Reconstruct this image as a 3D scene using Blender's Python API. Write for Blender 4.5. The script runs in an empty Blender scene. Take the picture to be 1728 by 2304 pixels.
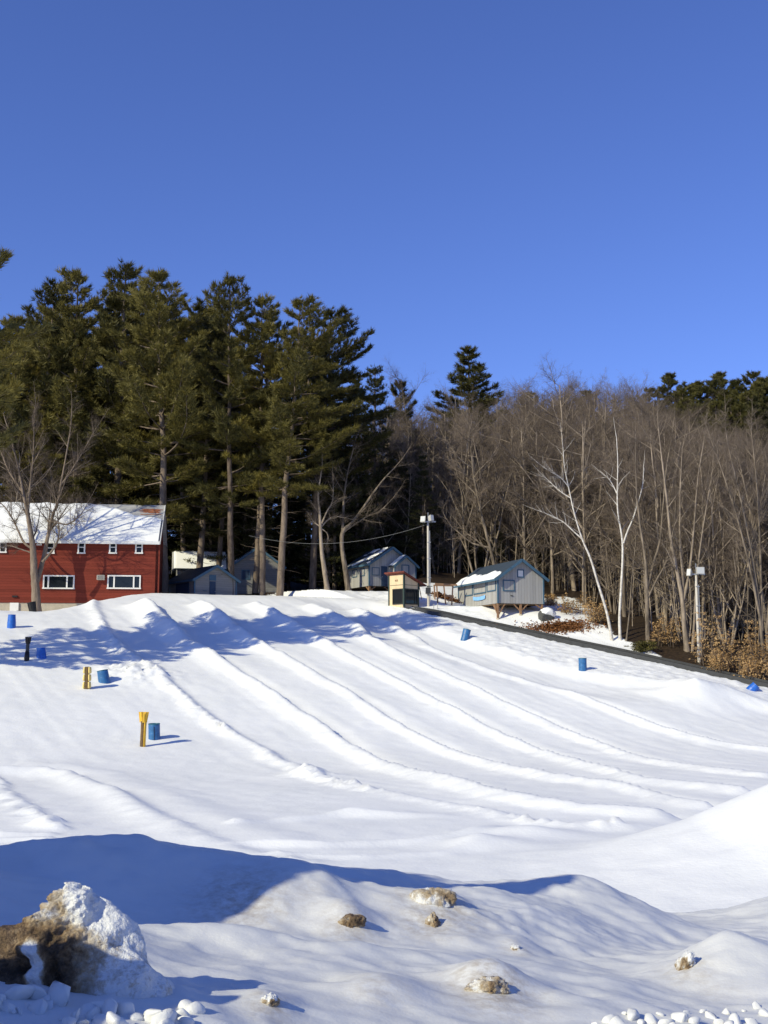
import bpy, math, random
import numpy as np
from mathutils import Vector, Matrix

C = bpy.context.scene.collection
R = math.radians
F, TP = 2600.0, 0.14                      # focal length in photo pixels, tangent of the camera pitch
CP, SP = math.cos(math.atan(TP)), math.sin(math.atan(TP))
SUN_AZ, SUN_EL = 49.0, 30.5               # sun stands behind the left shoulder

# ------------------------------------------------------------------ measuring the place
def rvec(rng): return Vector((rng.gauss(0, 1), rng.gauss(0, 1), rng.gauss(0, 1)))
def W(u, v, Y):
    """the point of the place at distance Y seen in photo direction (u, v); the eye is the origin"""
    a, b = (u - 864) / F, (1152 - v) / F
    dy = CP - b * SP
    return Vector((a / dy * Y, Y, (SP + b * CP) / dy * Y))

# ------------------------------------------------------------------ noise
def _h(ix, iy, iz, s):
    n = (ix.astype(np.int64) * 374761393 + iy.astype(np.int64) * 668265263 + iz.astype(np.int64) * 2147483647 + s * 974634777) & 0xffffffff
    n = ((n ^ (n >> 13)) * 1274126177) & 0xffffffff
    n = ((n ^ (n >> 16)) * 2246822519) & 0xffffffff
    return ((n ^ (n >> 15)) & 0xffff) / 65535.0
def vn3(x, y, z, s=0):
    ix, iy, iz = np.floor(x), np.floor(y), np.floor(z)
    fx, fy, fz = x - ix, y - iy, z - iz
    fx, fy, fz = (f * f * f * (f * (f * 6 - 15) + 10) for f in (fx, fy, fz))
    r = 0
    for a in (0, 1):
        for b in (0, 1):
            for c in (0, 1):
                r = r + _h(ix + a, iy + b, iz + c, s) * (fx if a else 1 - fx) * (fy if b else 1 - fy) * (fz if c else 1 - fz)
    return r * 2 - 1
def vn(x, y, s=0):
    ix, iy = np.floor(x), np.floor(y)
    fx, fy = x - ix, y - iy
    fx, fy = (f * f * f * (f * (f * 6 - 15) + 10) for f in (fx, fy))
    z = np.zeros_like(ix)
    r = 0
    for a in (0, 1):
        for b in (0, 1):
            r = r + _h(ix + a, iy + b, z, s) * (fx if a else 1 - fx) * (fy if b else 1 - fy)
    return r * 2 - 1
def fbm(x, y, sc, s=0, o=3, g=.5):
    r, a = 0, 1.0
    for k in range(o):
        r = r + a * vn(x / sc + 13.7 * k, y / sc - 7.3 * k, s + k)
        sc *= .5; a *= g
    return r
def fbm3(x, y, z, sc, s=0, o=3, g=.5):
    r, a = 0, 1.0
    for k in range(o):
        r = r + a * vn3(x / sc + 13.7 * k, y / sc - 7.3 * k, z / sc + 3.1 * k, s + k)
        sc *= .5; a *= g
    return r
def sst(a, b, x):
    t = np.clip((x - a) / (b - a), 0, 1)
    return t * t * (3 - 2 * t)
def smax(a, b, k):
    h = np.clip(.5 + .5 * (a - b) / k, 0, 1)
    return b * (1 - h) + a * h + k * h * (1 - h)
def smin(a, b, k):
    return -smax(-a, -b, k)

# ------------------------------------------------------------------ terrain
CARPET = [(-1.0, 98.2), (1.5, 96.3), (13.7, 87.1), (25.9, 78.0), (52.0, 58.5)]
def pdist(x, y, pts):
    """distance to a polyline, side (+ = right of travel), arc parameter 0..1"""
    P = np.array(pts, float)
    seg = np.hypot(*(P[1:] - P[:-1]).T)
    cum = np.concatenate([[0], np.cumsum(seg)])
    best = np.full(x.shape, 1e9); sd = np.zeros_like(best); tt = np.zeros_like(best)
    for i in range(len(P) - 1):
        d = (P[i + 1] - P[i]) / seg[i]
        rx, ry = x - P[i, 0], y - P[i, 1]
        t = np.clip(rx * d[0] + ry * d[1], 0, seg[i])
        ex, ey = rx - t * d[0], ry - t * d[1]
        dd = np.hypot(ex, ey)
        m = dd < best
        best = np.where(m, dd, best)
        sd = np.where(m, np.sign(ry * d[0] - rx * d[1]), sd)
        tt = np.where(m, (cum[i] + t) / cum[-1], tt)
    return best, sd, tt, cum[-1]

def hbase(x, y):
    x = np.asarray(x, float); y = np.asarray(y, float)
    zp = -.08 * x + .24 * y - 17.5
    zp = np.where(y > 205, zp - .16 * (y - 205), zp)
    cap = 4.6 + 2.02 * sst(-25.5, -19.0, x) + .75 * np.maximum(0, x - 1) + .13 * np.maximum(0, y - 112)
    z = smin(zp, cap, .7)
    z = smax(z, -4.15 + 0 * x, 1.6)
    z = np.where(y < 40, z + (-1.95 + 4.15) * (1 - sst(2.5, 6.5, y)) - .35 * sst(3, 7, y) * (1 - sst(14, 19, y)), z)
    # raised ground uphill of the conveyor
    d, s, t, L = pdist(x, y, CARPET)
    sd = -d * s
    z = z + .75 * sst(-1.2, -6.0, sd) * sst(0, 8, y - 66)
    # levelled ground under the grey cabin
    e = np.exp(-((((x - 9.6) / 5.2) ** 2 + ((y - 97.2) / 5.5) ** 2)) ** 2)
    z = z - np.maximum(0, z - 5.55) * e
    return z

def ray_hit(u, v, f, y0=14., y1=230.):
    ys = np.linspace(y0, y1, 4000)
    a, b = (u - 864) / F, (1152 - v) / F
    dy = CP - b * SP
    h = f(a / dy * ys, ys) - (SP + b * CP) / dy * ys
    k = np.where((h[1:] >= 0) & (h[:-1] < 0))[0]
    if len(k) == 0:
        return None
    return (a / dy * ys[k[0]], ys[k[0]])

K = 1.0416
def track(pts):
    out = []
    for u, v in pts:
        h = ray_hit(u * K, v * K, hbase)
        if h: out.append(h)
    return out
R0 = track([(178, 1283), (205, 1322), (235, 1367), (270, 1407), (300, 1433), (330, 1447), (390, 1495), (470, 1563), (560, 1618), (640, 1658), (720, 1692), (850, 1722), (1000, 1747), (1150, 1777), (1310, 1797)])
RIDGES = [
    ([(300, 1304), (325, 1322), (370, 1362), (410, 1397), (440, 1412), (520, 1462), (620, 1522), (700, 1582), (800, 1642), (950, 1692), (1100, 1732), (1250, 1754), (1400, 1764), (1480, 1770)], .40, 1.15),
    ([(410, 1304), (440, 1312), (480, 1342), (540, 1387), (580, 1407), (650, 1442), (740, 1492), (830, 1552), (930, 1607), (1050, 1652), (1200, 1687), (1350, 1707), (1550, 1750)], .32, .95),
    ([(540, 1304), (580, 1322), (620, 1347), (680, 1382), (720, 1402), (800, 1442), (900, 1492), (1000, 1547), (1120, 1607), (1250, 1652), (1400, 1692), (1550, 1707), (1640, 1716)], .32, .95),
    ([(660, 1306), (720, 1332), (780, 1367), (800, 1382), (870, 1420), (950, 1455), (1050, 1500), (1150, 1550), (1250, 1592), (1400, 1642), (1550, 1667), (1690, 1680)], .28, .9),
    ([(760, 1306), (820, 1332), (870, 1357), (930, 1392), (1000, 1422), (1080, 1452), (1180, 1482), (1270, 1512), (1350, 1547), (1450, 1582), (1560, 1607), (1700, 1626)], .30, .95),
]
RIDGES = [(track(p), h, w) for p, h, w in RIDGES]
BENCH = track([(800, 1296), (870, 1326), (960, 1366), (1060, 1398), (1160, 1428), (1250, 1452), (1400, 1478), (1600, 1520), (1720, 1545)])
LEFT_BERM = track([(-60, 1664), (0, 1668), (80, 1668), (150, 1680), (250, 1720), (330, 1770), (430, 1812), (500, 1837), (640, 1862)])
LEFT_EDGE = track([(-40, 1672), (0, 1693), (50, 1740), (100, 1775), (140, 1797)])
LINES = [track([(480, 1790), (600, 1778), (750, 1767), (905, 1756)]), track([(480, 1825), (700, 1826), (900, 1816), (1000, 1806), (1100, 1786)]),
         track([(560, 1848), (800, 1848), (960, 1838), (1060, 1815)]), track([(-20, 1807), (60, 1807), (125, 1806)]), track([(-20, 1822), (130, 1820)])]

def hsnow(x, y):
    z = hbase(x, y)
    fine = (y > 14) & (y < 104) & (np.abs(x) < 60)
    if not fine.any():
        return z
    X, Y = x[fine], y[fine]
    dz = np.zeros_like(X)
    wob = fbm(X, Y, 9., 3, 3)
    dz += .05 * wob + .015 * fbm(X, Y, 1.8, 9, 2)
    # wind and groomer streaks that run along the lanes
    a = R(31)
    al, ac = X * math.sin(a) - Y * math.cos(a), X * math.cos(a) + Y * math.sin(a)
    dz += (.013 * vn(ac / .42, al / 11, 21) + .010 * vn(ac / 1.1, al / 14, 23)) * sst(36, 44, Y) + .012 * fbm(X, Y, .55, 25, 2)
    ox, oy = .13 * fbm(X, Y, 2.5, 31, 2), .13 * fbm(X, Y, 2.5, 35, 2)
    rough = fbm(X, Y, .55, 41, 3, .6)
    for k, (pts, h, w) in enumerate(RIDGES):
        d, s, t, L = pdist(X + ox, Y + oy, pts)
        d = d * s
        amp = h * (1 + .75 * (1 - sst(0.16, .40, t))) * sst(0, .03, t) * (1 - .2 * sst(.8, 1, t)) * (1 - sst(.985, 1., t))
        amp = amp * (1 + (.10 + .16 * (1 - sst(.2, .4, t))) * vn(t * L / 2.4, t * 0 + k, 51) + .06 * vn(t * L / .9, t * 0 + k, 52))
        sharp = sst(.15, .45, t)
        pl = np.exp(-(np.abs(d) / (w * .9)) ** 2) * (1 - sharp) + sharp * (.35 * np.exp(-(np.abs(d) / w) ** 2) + .65 * np.clip(1 - np.abs(d) / (w * .85), 0, 1))
        prof = np.where(d < 0, pl, np.exp(-(d / (w * (.5 - .28 * sharp))) ** 2))
        dz += amp * prof - .10 * sharp * np.exp(-((d - w * .55) / (w * .5)) ** 2)
        dz += .035 * np.where(d < 0, np.exp(-((d + .5) / .5) ** 2), np.exp(-(d / .3) ** 2)) * rough * sst(0, .05, t) * (1 - sst(.98, 1, t))
    # bank left of the first lane
    d, s, t, L = pdist(X + ox, Y + oy, R0)
    d = d * s
    top = 1 - sst(.16, .36, t)
    h = (.16 + 1.05 * top + .55 * (1 - sst(.02, .14, t))) * (1 - .6 * sst(.8, 1, t)) * (1 - sst(.99, 1, t))
    wl = .45 + 4.2 * top
    prof = np.where(d < 0, np.exp(-(np.abs(d) / wl) ** 1.7), np.exp(-(d / (.28 + 1.3 * top)) ** 2))
    dz += h * prof * (1 + .10 * vn(t * L / 1.1, t * 0, 61))
    dz += (.05 + .07 * top) * vn(ac / 1.3 + .3 * wob, al / 6 + 2, 63) * top * np.where(d < 0, np.exp(-(np.abs(d) / 5) ** 2), 0)
    clump = np.exp(-(np.abs(d + .25) / .42) ** 2) * (.7 + .6 * vn(t * L / 3.0, t * 0, 66)) * sst(.2, .34, t) * (1 - sst(.97, 1, t))
    dz += .13 * clump * np.abs(fbm(X, Y, .4, 67, 3, .6)) * 1.7
    # dumped heap of loose clods at the foot of that bank, and a second one lower down
    for (u, v, rx, ry, hh) in ((300, 1516, 2.0, 1.7, .45), (700, 1747, 1.0, .8, .28), (1370, 1862, .9, .6, .2), (640, 1938, 1.0, .5, .12), (120, 1858, .6, .5, .1)):
        p = ray_hit(u, v, hbase)
        if p:
            e = np.exp(-(((X - p[0]) / rx) ** 2 + ((Y - p[1]) / ry) ** 2))
            dz += hh * e * (.55 + .75 * np.abs(fbm(X, Y, .42, 71, 3, .6)))
    # bench under the conveyor
    d, s, t, L = pdist(X + ox * .5, Y + oy * .5, BENCH)
    d = -d * s
    dz -= .48 * sst(-1.2, 1.0, d) * (1 - sst(2.5, 7, d)) * sst(66, 74, Y) * (1 - sst(96, 99, Y))
    dz += .05 * rough * sst(0, -1, d) * sst(-9, -6, d) * sst(70, 76, Y)
    # conveyor bed
    d, s, t, L = pdist(X, Y, CARPET)
    # pile on the right, and the three long lines on the flat
    e = np.exp(-(((X - 19.6) / 3.4) ** 2 + ((Y - 73.5) / 2.6) ** 2))
    pk = np.exp(-np.hypot((X - 19.6) / 1.7, (Y - 73.5) / 1.5))
    dz += .62 * e + .95 * pk
    # curved run at the lower left
    d, s, t, L = pdist(X, Y, LEFT_BERM)
    d = d * s
    A = .27 * sst(0, .04, t) * (1 - sst(.93, 1, t)) * (1 - .55 * sst(.4, .9, t))
    dz += A * np.where(d < 0, np.exp(-(d / .75) ** 2), np.exp(-(d / .4) ** 2)) + .10 * np.exp(-((d - 1.6) / .9) ** 2) * sst(.03, .1, t) * (1 - sst(.85, 1, t))
    dz += .03 * rough * np.exp(-(d / .5) ** 2) * (1 - sst(.95, 1, t))
    d, s, t, L = pdist(X + ox, Y + oy, LEFT_EDGE)
    d = d * s
    dz += (.13 + .10 * rough) * np.where(d < 0, np.exp(-((d) / .55) ** 2), np.exp(-(d / .25) ** 2)) * (1 - sst(.95, 1, t))
    for k, ln in enumerate(LINES):
        d, s, t, L = pdist(X + ox * .6, Y + oy * .6, ln)
        dz += (.11 + .05 * vn(t * L / 1.3, t * 0 + k, 81)) * np.exp(-(d / .26) ** 2) * sst(0, .08, t) * (1 - sst(.9, 1, t))
    for (u, v, rx, ry, hh) in ((1090, 1898, 1.1, .8, .34), (1180, 1880, 1.2, .7, .3), (860, 1840, 1.6, .35, .12)):
        p = ray_hit(u, v, hbase)
        if p:
            dz += hh * np.exp(-(((X - p[0]) / rx) ** 2 + ((Y - p[1]) / ry) ** 2)) * (1 + .5 * wob)
    # smooth hump on the near right
    hc = np.interp(X, [1.5, 3.0, 4.5, 5.6, 7.1, 9, 12, 18, 30], [0, .07, .25, .5, .88, 1.72, 2.8, 3.6, 3.8])
    yc = 27 + .25 * np.sin(X)
    dz += hc * np.where(Y < yc, np.exp(-((Y - yc) / 6.2) ** 2), np.exp(-((Y - yc) / 2.3) ** 2))
    b = R(58)
    dz += .02 * vn((X * math.cos(b) - Y * math.sin(b)) / .5, (X * math.sin(b) + Y * math.cos(b)) / 7, 91) * sst(4, 7, X) * sst(34, 28, Y)
    z = z.copy()
    z[fine] += dz
    # the conveyor's own trench
    d, s, t, L = pdist(x, y, CARPET)
    return z

def ground(x, y):
    return float(hsnow(np.array([float(x)]), np.array([float(y)]))[0])
def G(u, v, dv=0):
    """the snow surface seen in direction (u, v)"""
    p = ray_hit(u, v, lambda a, b: hsnow(a, b))
    return Vector((p[0], p[1], ground(*p)))

# ------------------------------------------------------------------ materials
def node_mat(name, rough=.6, spec=.2):
    m = bpy.data.materials.new(name); m.use_nodes = True
    nt = m.node_tree; b = nt.nodes['Principled BSDF']
    b.inputs['Roughness'].default_value = rough
    b.inputs['Specular IOR Level'].default_value = spec
    return m, nt, b
def N(nt, t, **kw):
    n = nt.nodes.new(t)
    for k, v in kw.items():
        if k in n.inputs.keys(): n.inputs[k].default_value = v
        else: setattr(n, k, v)
    return n
def coords(nt, kind='Object', scale=(1, 1, 1)):
    tc = N(nt, 'ShaderNodeTexCoord'); mp = N(nt, 'ShaderNodeMapping')
    mp.inputs['Scale'].default_value = scale
    nt.links.new(tc.outputs[kind], mp.inputs['Vector'])
    return mp.outputs['Vector']
def noise(nt, vec, sc, det=3, rough=.5):
    n = N(nt, 'ShaderNodeTexNoise'); n.inputs['Scale'].default_value = sc
    n.inputs['Detail'].default_value = det; n.inputs['Roughness'].default_value = rough
    nt.links.new(vec, n.inputs['Vector'])
    return n.outputs['Fac']
def ramp(nt, fac, stops):
    r = N(nt, 'ShaderNodeValToRGB'); e = r.color_ramp.elements
    while len(e) < len(stops): e.new(.5)
    for k, (p, c) in enumerate(stops):
        e[k].position = p; e[k].color = (*c, 1)
    nt.links.new(fac, r.inputs['Fac'])
    return r.outputs['Color']
def math_(nt, op, a, b=None, c=None):
    n = N(nt, 'ShaderNodeMath', operation=op)
    for i, q in enumerate((a, b, c)):
        if q is None: continue
        if isinstance(q, (int, float)): n.inputs[i].default_value = q
        else: nt.links.new(q, n.inputs[i])
    return n.outputs[0]
def mix(nt, f, a, b, mode='MIX'):
    n = N(nt, 'ShaderNodeMix', data_type='RGBA', blend_type=mode)
    for s, q in ((0, f), (6, a), (7, b)):
        if isinstance(q, (int, float)): n.inputs[s].default_value = q
        elif isinstance(q, tuple): n.inputs[s].default_value = (*q, 1)
        else: nt.links.new(q, n.inputs[s])
    return n.outputs[2]
def bump(nt, b, hgt, dist, st=1.0):
    n = N(nt, 'ShaderNodeBump'); n.inputs['Distance'].default_value = dist; n.inputs['Strength'].default_value = st
    nt.links.new(hgt, n.inputs['Height']); nt.links.new(n.outputs['Normal'], b.inputs['Normal'])

def plain(name, col, rough=.6, var=.25, sc=3., metal=0, spec=.3, bmp=0):
    """a coat of paint, wood or metal, a little uneven"""
    m, nt, b = node_mat(name, rough, spec)
    v = coords(nt)
    f = noise(nt, v, sc, 5, .6)
    c = ramp(nt, f, [(.25, tuple(x * (1 - var) for x in col)), (.75, tuple(min(1, x * (1 + var)) for x in col))])
    nt.links.new(c, b.inputs['Base Color'])
    b.inputs['Metallic'].default_value = metal
    if bmp: bump(nt, b, noise(nt, v, sc * 6, 3), bmp)
    return m

def boards(name, col, pitch, axis, groove=.10, dark=.45, var=.18, rough=.75, weather=None, bd=.01):
    """siding: axis 'v' upright boards, 'h' level courses"""
    m, nt, b = node_mat(name, rough, .15)
    v = coords(nt)
    sx = N(nt, 'ShaderNodeSeparateXYZ'); nt.links.new(v, sx.inputs[0])
    q = math_(nt, 'ADD', sx.outputs[0], sx.outputs[1]) if axis == 'v' else sx.outputs[2]
    q = math_(nt, 'DIVIDE', q, pitch)
    fr = math_(nt, 'FRACT', q)
    line = math_(nt, 'LESS_THAN', fr, groove)
    bid = math_(nt, 'FLOOR', q)
    wn = N(nt, 'ShaderNodeTexWhiteNoise', noise_dimensions='1D'); nt.links.new(bid, wn.inputs['W'])
    v2 = coords(nt, 'Object', (1, 1, .15) if axis == 'v' else (.25, .25, 1))
    f = noise(nt, v2, 7, 5, .65)
    f = math_(nt, 'MULTIPLY_ADD', wn.outputs['Value'], .45, math_(nt, 'MULTIPLY', f, .65))
    lo, hi = tuple(x * (1 - var) for x in col), tuple(x * (1 + var) for x in col)
    c = ramp(nt, f, [(.25, lo), (.85, hi)])
    if weather:
        w = noise(nt, v, 1.3, 5, .65)
        wf = ramp(nt, w, [(.5, (0, 0, 0)), (.68, (1, 1, 1))])
        c = mix(nt, math_(nt, 'MULTIPLY', wf, .55), c, weather)
    c = mix(nt, math_(nt, 'MULTIPLY', line, 1 - dark), c, tuple(x * .35 for x in col))
    nt.links.new(c, b.inputs['Base Color'])
    h = math_(nt, 'SUBTRACT', 1.0, line) if axis == 'v' else fr
    bump(nt, b, h, bd, .8)
    return m

def bark(name, lo, hi, sc=3., stretch=.25, bd=.03):
    m, nt, b = node_mat(name, .85, .1)
    v = coords(nt, 'Object', (1, 1, stretch))
    f = noise(nt, v, sc, 6, .7)
    oi = N(nt, 'ShaderNodeObjectInfo')
    f2 = math_(nt, 'ADD', f, math_(nt, 'MULTIPLY', math_(nt, 'SUBTRACT', oi.outputs['Random'], .5), .25))
    nt.links.new(ramp(nt, f2, [(.3, lo), (.7, hi)]), b.inputs['Base Color'])
    bump(nt, b, f, bd)
    return m

def needles(name, lo, hi, transl=.18):
    m, nt, b = node_mat(name, .55, .25)
    oi = N(nt, 'ShaderNodeObjectInfo')
    v = coords(nt)
    f = noise(nt, v, .9, 3, .6)
    g = noise(nt, v, 6, 2, .6)
    f = math_(nt, 'MULTIPLY_ADD', g, .6, math_(nt, 'MULTIPLY', f, .55))
    f = math_(nt, 'ADD', f, math_(nt, 'MULTIPLY', math_(nt, 'SUBTRACT', oi.outputs['Random'], .5), .45))
    c = ramp(nt, f, [(.3, lo), (.8, hi)])
    nt.links.new(c, b.inputs['Base Color'])
    tr = N(nt, 'ShaderNodeBsdfTranslucent'); nt.links.new(c, tr.inputs['Color'])
    mx = N(nt, 'ShaderNodeMixShader'); mx.inputs[0].default_value = transl
    nt.links.new(b.outputs[0], mx.inputs[1]); nt.links.new(tr.outputs[0], mx.inputs[2])
    nt.links.new(mx.outputs[0], nt.nodes['Material Output'].inputs['Surface'])
    return m

def snow_mat(name, litter=False, fine=1.0, grime=False, alb=1.0):
    m, nt, b = node_mat(name, .55, .25)
    v = coords(nt)
    big = noise(nt, v, .35 * fine, 4, .55)
    col = ramp(nt, big, [(.3, (.81 * alb, .815 * alb, .80 * alb)), (.75, (.885 * alb, .885 * alb, .865 * alb))])
    if litter:
        at = N(nt, 'ShaderNodeAttribute'); at.attribute_name = 'litter'
        n1 = noise(nt, v, .42, 5, .62)
        n2 = noise(nt, v, 5, 5, .7)
        lit = ramp(nt, n2, [(.3, (.010, .008, .006)), (.55, (.035, .023, .014)), (.8, (.09, .055, .028))])
        k = math_(nt, 'SUBTRACT', math_(nt, 'ADD', math_(nt, 'MULTIPLY', at.outputs['Fac'], .90), math_(nt, 'MULTIPLY', math_(nt, 'ADD', n1, math_(nt, 'MULTIPLY', n2, .35)), .9)), .87)
        k = ramp(nt, k, [(.02, (0, 0, 0)), (.10, (1, 1, 1))])
        col = mix(nt, k, col, lit)
    if grime:
        at = N(nt, 'ShaderNodeAttribute'); at.attribute_name = 'dirt'
        n1 = noise(nt, v, 14, 5, .7)
        k = math_(nt, 'MULTIPLY', at.outputs['Fac'], ramp(nt, n1, [(.35, (0, 0, 0)), (.75, (1, 1, 1))]))
        col = mix(nt, k, col, (.30, .23, .15))
    nt.links.new(col, b.inputs['Base Color'])
    h = math_(nt, 'ADD', noise(nt, v, 9 * fine, 4, .65), math_(nt, 'MULTIPLY', noise(nt, v, 2.2 * fine, 3, .6), 1.6))
    bump(nt, b, h, .012 / fine, .8)
    try:
        b.inputs['Subsurface Weight'].default_value = 0.0
    except Exception: pass
    return m

M = {}
M['snow'] = snow_mat('snow', True)
M['bank'] = snow_mat('bank_snow', False, 5.0, True, .80)
M['roof_snow'] = snow_mat('roof_snow', False, 2.0)
M['pine'] = needles('pine_needles', (.032, .034, .010), (.235, .195, .046), .2)
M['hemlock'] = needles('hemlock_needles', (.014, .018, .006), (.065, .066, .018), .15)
M['far_pine'] = needles('far_pine_needles', (.035, .036, .010), (.125, .112, .030), .2)
M['pine_bark'] = bark('pine_bark', (.07, .052, .04), (.25, .195, .15), 2.5, .3)
M['grey_bark'] = bark('grey_bark', (.085, .068, .052), (.36, .29, .22), 3, .25)
M['maple_bark'] = bark('maple_bark', (.05, .038, .03), (.27, .21, .16), 4, .16, .09)
M['twig'] = bark('twigs', (.085, .066, .051), (.235, .185, .145), 2., 1, .0)
M['birch'] = bark('birch_bark', (.42, .38, .33), (.80, .77, .72), 2.2, 1.6, .01)
M['beech_leaf'] = needles('beech_leaves', (.32, .19, .075), (.62, .41, .19), .3)
M['litter_leaf'] = needles('fallen_leaves', (.09, .035, .012), (.30, .13, .045), .15)
M['red_siding'] = boards('red_siding', (.17, .033, .021), .22, 'h', .12, .72, .20, .8, None, .02)
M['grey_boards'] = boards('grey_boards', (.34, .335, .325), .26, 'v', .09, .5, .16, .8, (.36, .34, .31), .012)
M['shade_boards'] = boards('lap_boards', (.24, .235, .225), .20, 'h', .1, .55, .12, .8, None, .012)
M['blue_trim'] = plain('blue_trim', (.055, .115, .175), .6, .18, 4)
M['blue_door'] = plain('blue_door', (.03, .055, .10), .6, .15, 4)
M['blue_roof'] = boards('blue_roof', (.045, .062, .085), .3, 'v', .08, .6, .1, .6, None, .012)
M['shingle'] = boards('grey_shingle', (.36, .355, .35), .16, 'h', .15, .6, .14, .85, None, .008)
M['rust'] = plain('rust_patch', (.27, .095, .045), .85, .35, 5)
M['white_trim'] = plain('white_trim', (.72, .71, .68), .5, .06, 3)
M['concrete'] = plain('concrete', (.42, .37, .29), .85, .16, 2.2)
M['cream'] = boards('cream_siding', (.66, .51, .32), .2, 'v', .05, .8, .07, .7, None, .004)
M['green_trim'] = plain('green_trim', (.030, .050, .042), .6, .15, 4)
M['roof_red'] = boards('red_roof', (.20, .055, .040), .16, 'v', .2, .5, .15, .6, None, .02)
M['dark_frame'] = plain('dark_frame', (.02, .024, .022), .5, .1, 4)
M['wood'] = plain('weathered_wood', (.26, .15, .085), .8, .3, 6)
M['old_wood'] = plain('old_wood', (.13, .085, .045), .85, .4, 9, bmp=.01)
M['rubber'] = plain('black_rubber', (.017, .018, .02), .7, .3, 2.)
M['rail'] = plain('dark_rail', (.035, .036, .038), .5, .3, 3.)
M['barrel'] = plain('blue_plastic', (.028, .125, .30), .42, .32, 5., 0, .45)
M['barrel_bright'] = plain('bright_blue_plastic', (.016, .115, .47), .42, .25, 5., 0, .45)
M['barrel_lid'] = plain('teal_plastic', (.025, .13, .19), .42, .12, 2., 0, .45)
M['black_plastic'] = plain('black_plastic', (.018, .017, .017), .5, .2, 2.)
M['yellow'] = plain('yellow_foam', (.72, .43, .045), .7, .16, 6)
M['pale_yellow'] = plain('pale_yellow_foam', (.75, .57, .20), .7, .14, 6)
M['pole'] = plain('pale_pole', (.50, .46, .40), .6, .12, 1.5)
M['steel'] = plain('steel', (.36, .36, .36), .45, .15, 3, .5)
M['lamp_white'] = plain('lamp_housing', (.45, .43, .39), .45, .1, 3)
M['banner'] = plain('pale_blue_banner', (.22, .46, .80), .5, .1, 3)
M['ink'] = plain('dark_ink', (.05, .05, .06), .6, .1, 3)
M['cable'] = plain('pale_cable', (.25, .25, .25), .6, .1, 3)
M['rock'] = plain('dark_rock', (.075, .075, .072), .8, .45, 3.5, bmp=.03)
m, nt, b = node_mat('window_glass', .06, .3); b.inputs['Base Color'].default_value = (.012, .016, .02, 1); M['glass'] = m
m, nt, b = node_mat('lamp_glass', .15, .5); b.inputs['Base Color'].default_value = (.55, .55, .52, 1); M['lamp_glass'] = m

# ploughed ice with grit
m, nt, b = node_mat('dirty_ice', .6, .3)
v = coords(nt)
at = N(nt, 'ShaderNodeAttribute'); at.attribute_name = 'dirt'
f = noise(nt, v, 9, 6, .7)
g = noise(nt, v, 42, 4, .7)
k = math_(nt, 'ADD', math_(nt, 'MULTIPLY', at.outputs['Fac'], .8), math_(nt, 'MULTIPLY', math_(nt, 'SUBTRACT', f, .5), .9))
k = math_(nt, 'ADD', k, math_(nt, 'MULTIPLY', math_(nt, 'SUBTRACT', g, .5), .45))
c = ramp(nt, k, [(.16, (.74, .745, .74)), (.30, (.46, .41, .34)), (.45, (.33, .25, .155)), (.60, (.16, .105, .058)), (.82, (.035, .024, .015))])
nt.links.new(c, b.inputs['Base Color'])
bump(nt, b, math_(nt, 'ADD', g, math_(nt, 'MULTIPLY', f, .6)), .02, 1)
M['dirty_ice'] = m

# ------------------------------------------------------------------ mesh building
def mesh_np(name, V, faces, mat, parent=None, smooth=True, link=True):
    """V (n,3); faces: list of int arrays (m,k)"""
    me = bpy.data.meshes.new(name)
    V = np.asarray(V, np.float32)
    me.vertices.add(len(V)); me.vertices.foreach_set('co', V.ravel())
    fl = [np.asarray(f, np.int32) for f in faces if len(f)]
    nl = sum(f.size for f in fl); nf = sum(len(f) for f in fl)
    me.loops.add(nl); me.loops.foreach_set('vertex_index', np.concatenate([f.ravel() for f in fl]))
    tot = np.concatenate([np.full(len(f), f.shape[1], np.int32) for f in fl])
    st = np.concatenate([[0], np.cumsum(tot)[:-1]]).astype(np.int32)
    me.polygons.add(nf); me.polygons.foreach_set('loop_start', st)
    try: me.polygons.foreach_set('loop_total', tot)
    except Exception: pass
    me.polygons.foreach_set('use_smooth', np.full(nf, smooth))
    me.update(calc_edges=True); me.validate()
    me.materials.append(mat)
    if not link: return me
    return put(name, me, parent)
def put(name, me, parent=None):
    o = bpy.data.objects.new(name, me); C.objects.link(o)
    if parent is not None: o.parent = parent
    return o

def tubes(S, n):
    """S rows (x0,y0,z0,x1,y1,z1,r0,r1) -> verts, quads of open n-sided frusta"""
    S = np.asarray(S, float)
    if len(S) == 0: return np.zeros((0, 3)), np.zeros((0, 4), int)
    a, b, r0, r1 = S[:, :3], S[:, 3:6], S[:, 6], S[:, 7]
    d = b - a; d /= np.linalg.norm(d, axis=1, keepdims=True) + 1e-9
    up = np.where(np.abs(d[:, 2:3]) > .9, np.array([[1., 0, 0]]), np.array([[0, 0, 1.]]))
    s = np.cross(d, up); s /= np.linalg.norm(s, axis=1, keepdims=True) + 1e-9
    t = np.cross(d, s)
    an = np.arange(n) * 2 * np.pi / n
    ring = np.cos(an)[None, :, None] * s[:, None] + np.sin(an)[None, :, None] * t[:, None]
    V = np.concatenate([a[:, None] + ring * r0[:, None, None], b[:, None] + ring * r1[:, None, None]], 1).reshape(-1, 3)
    i = np.arange(n); j = (i + 1) % n
    q = np.stack([i, j, j + n, i + n], 1)[None] + (np.arange(len(S)) * 2 * n)[:, None, None]
    return V, q.reshape(-1, 4)
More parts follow.
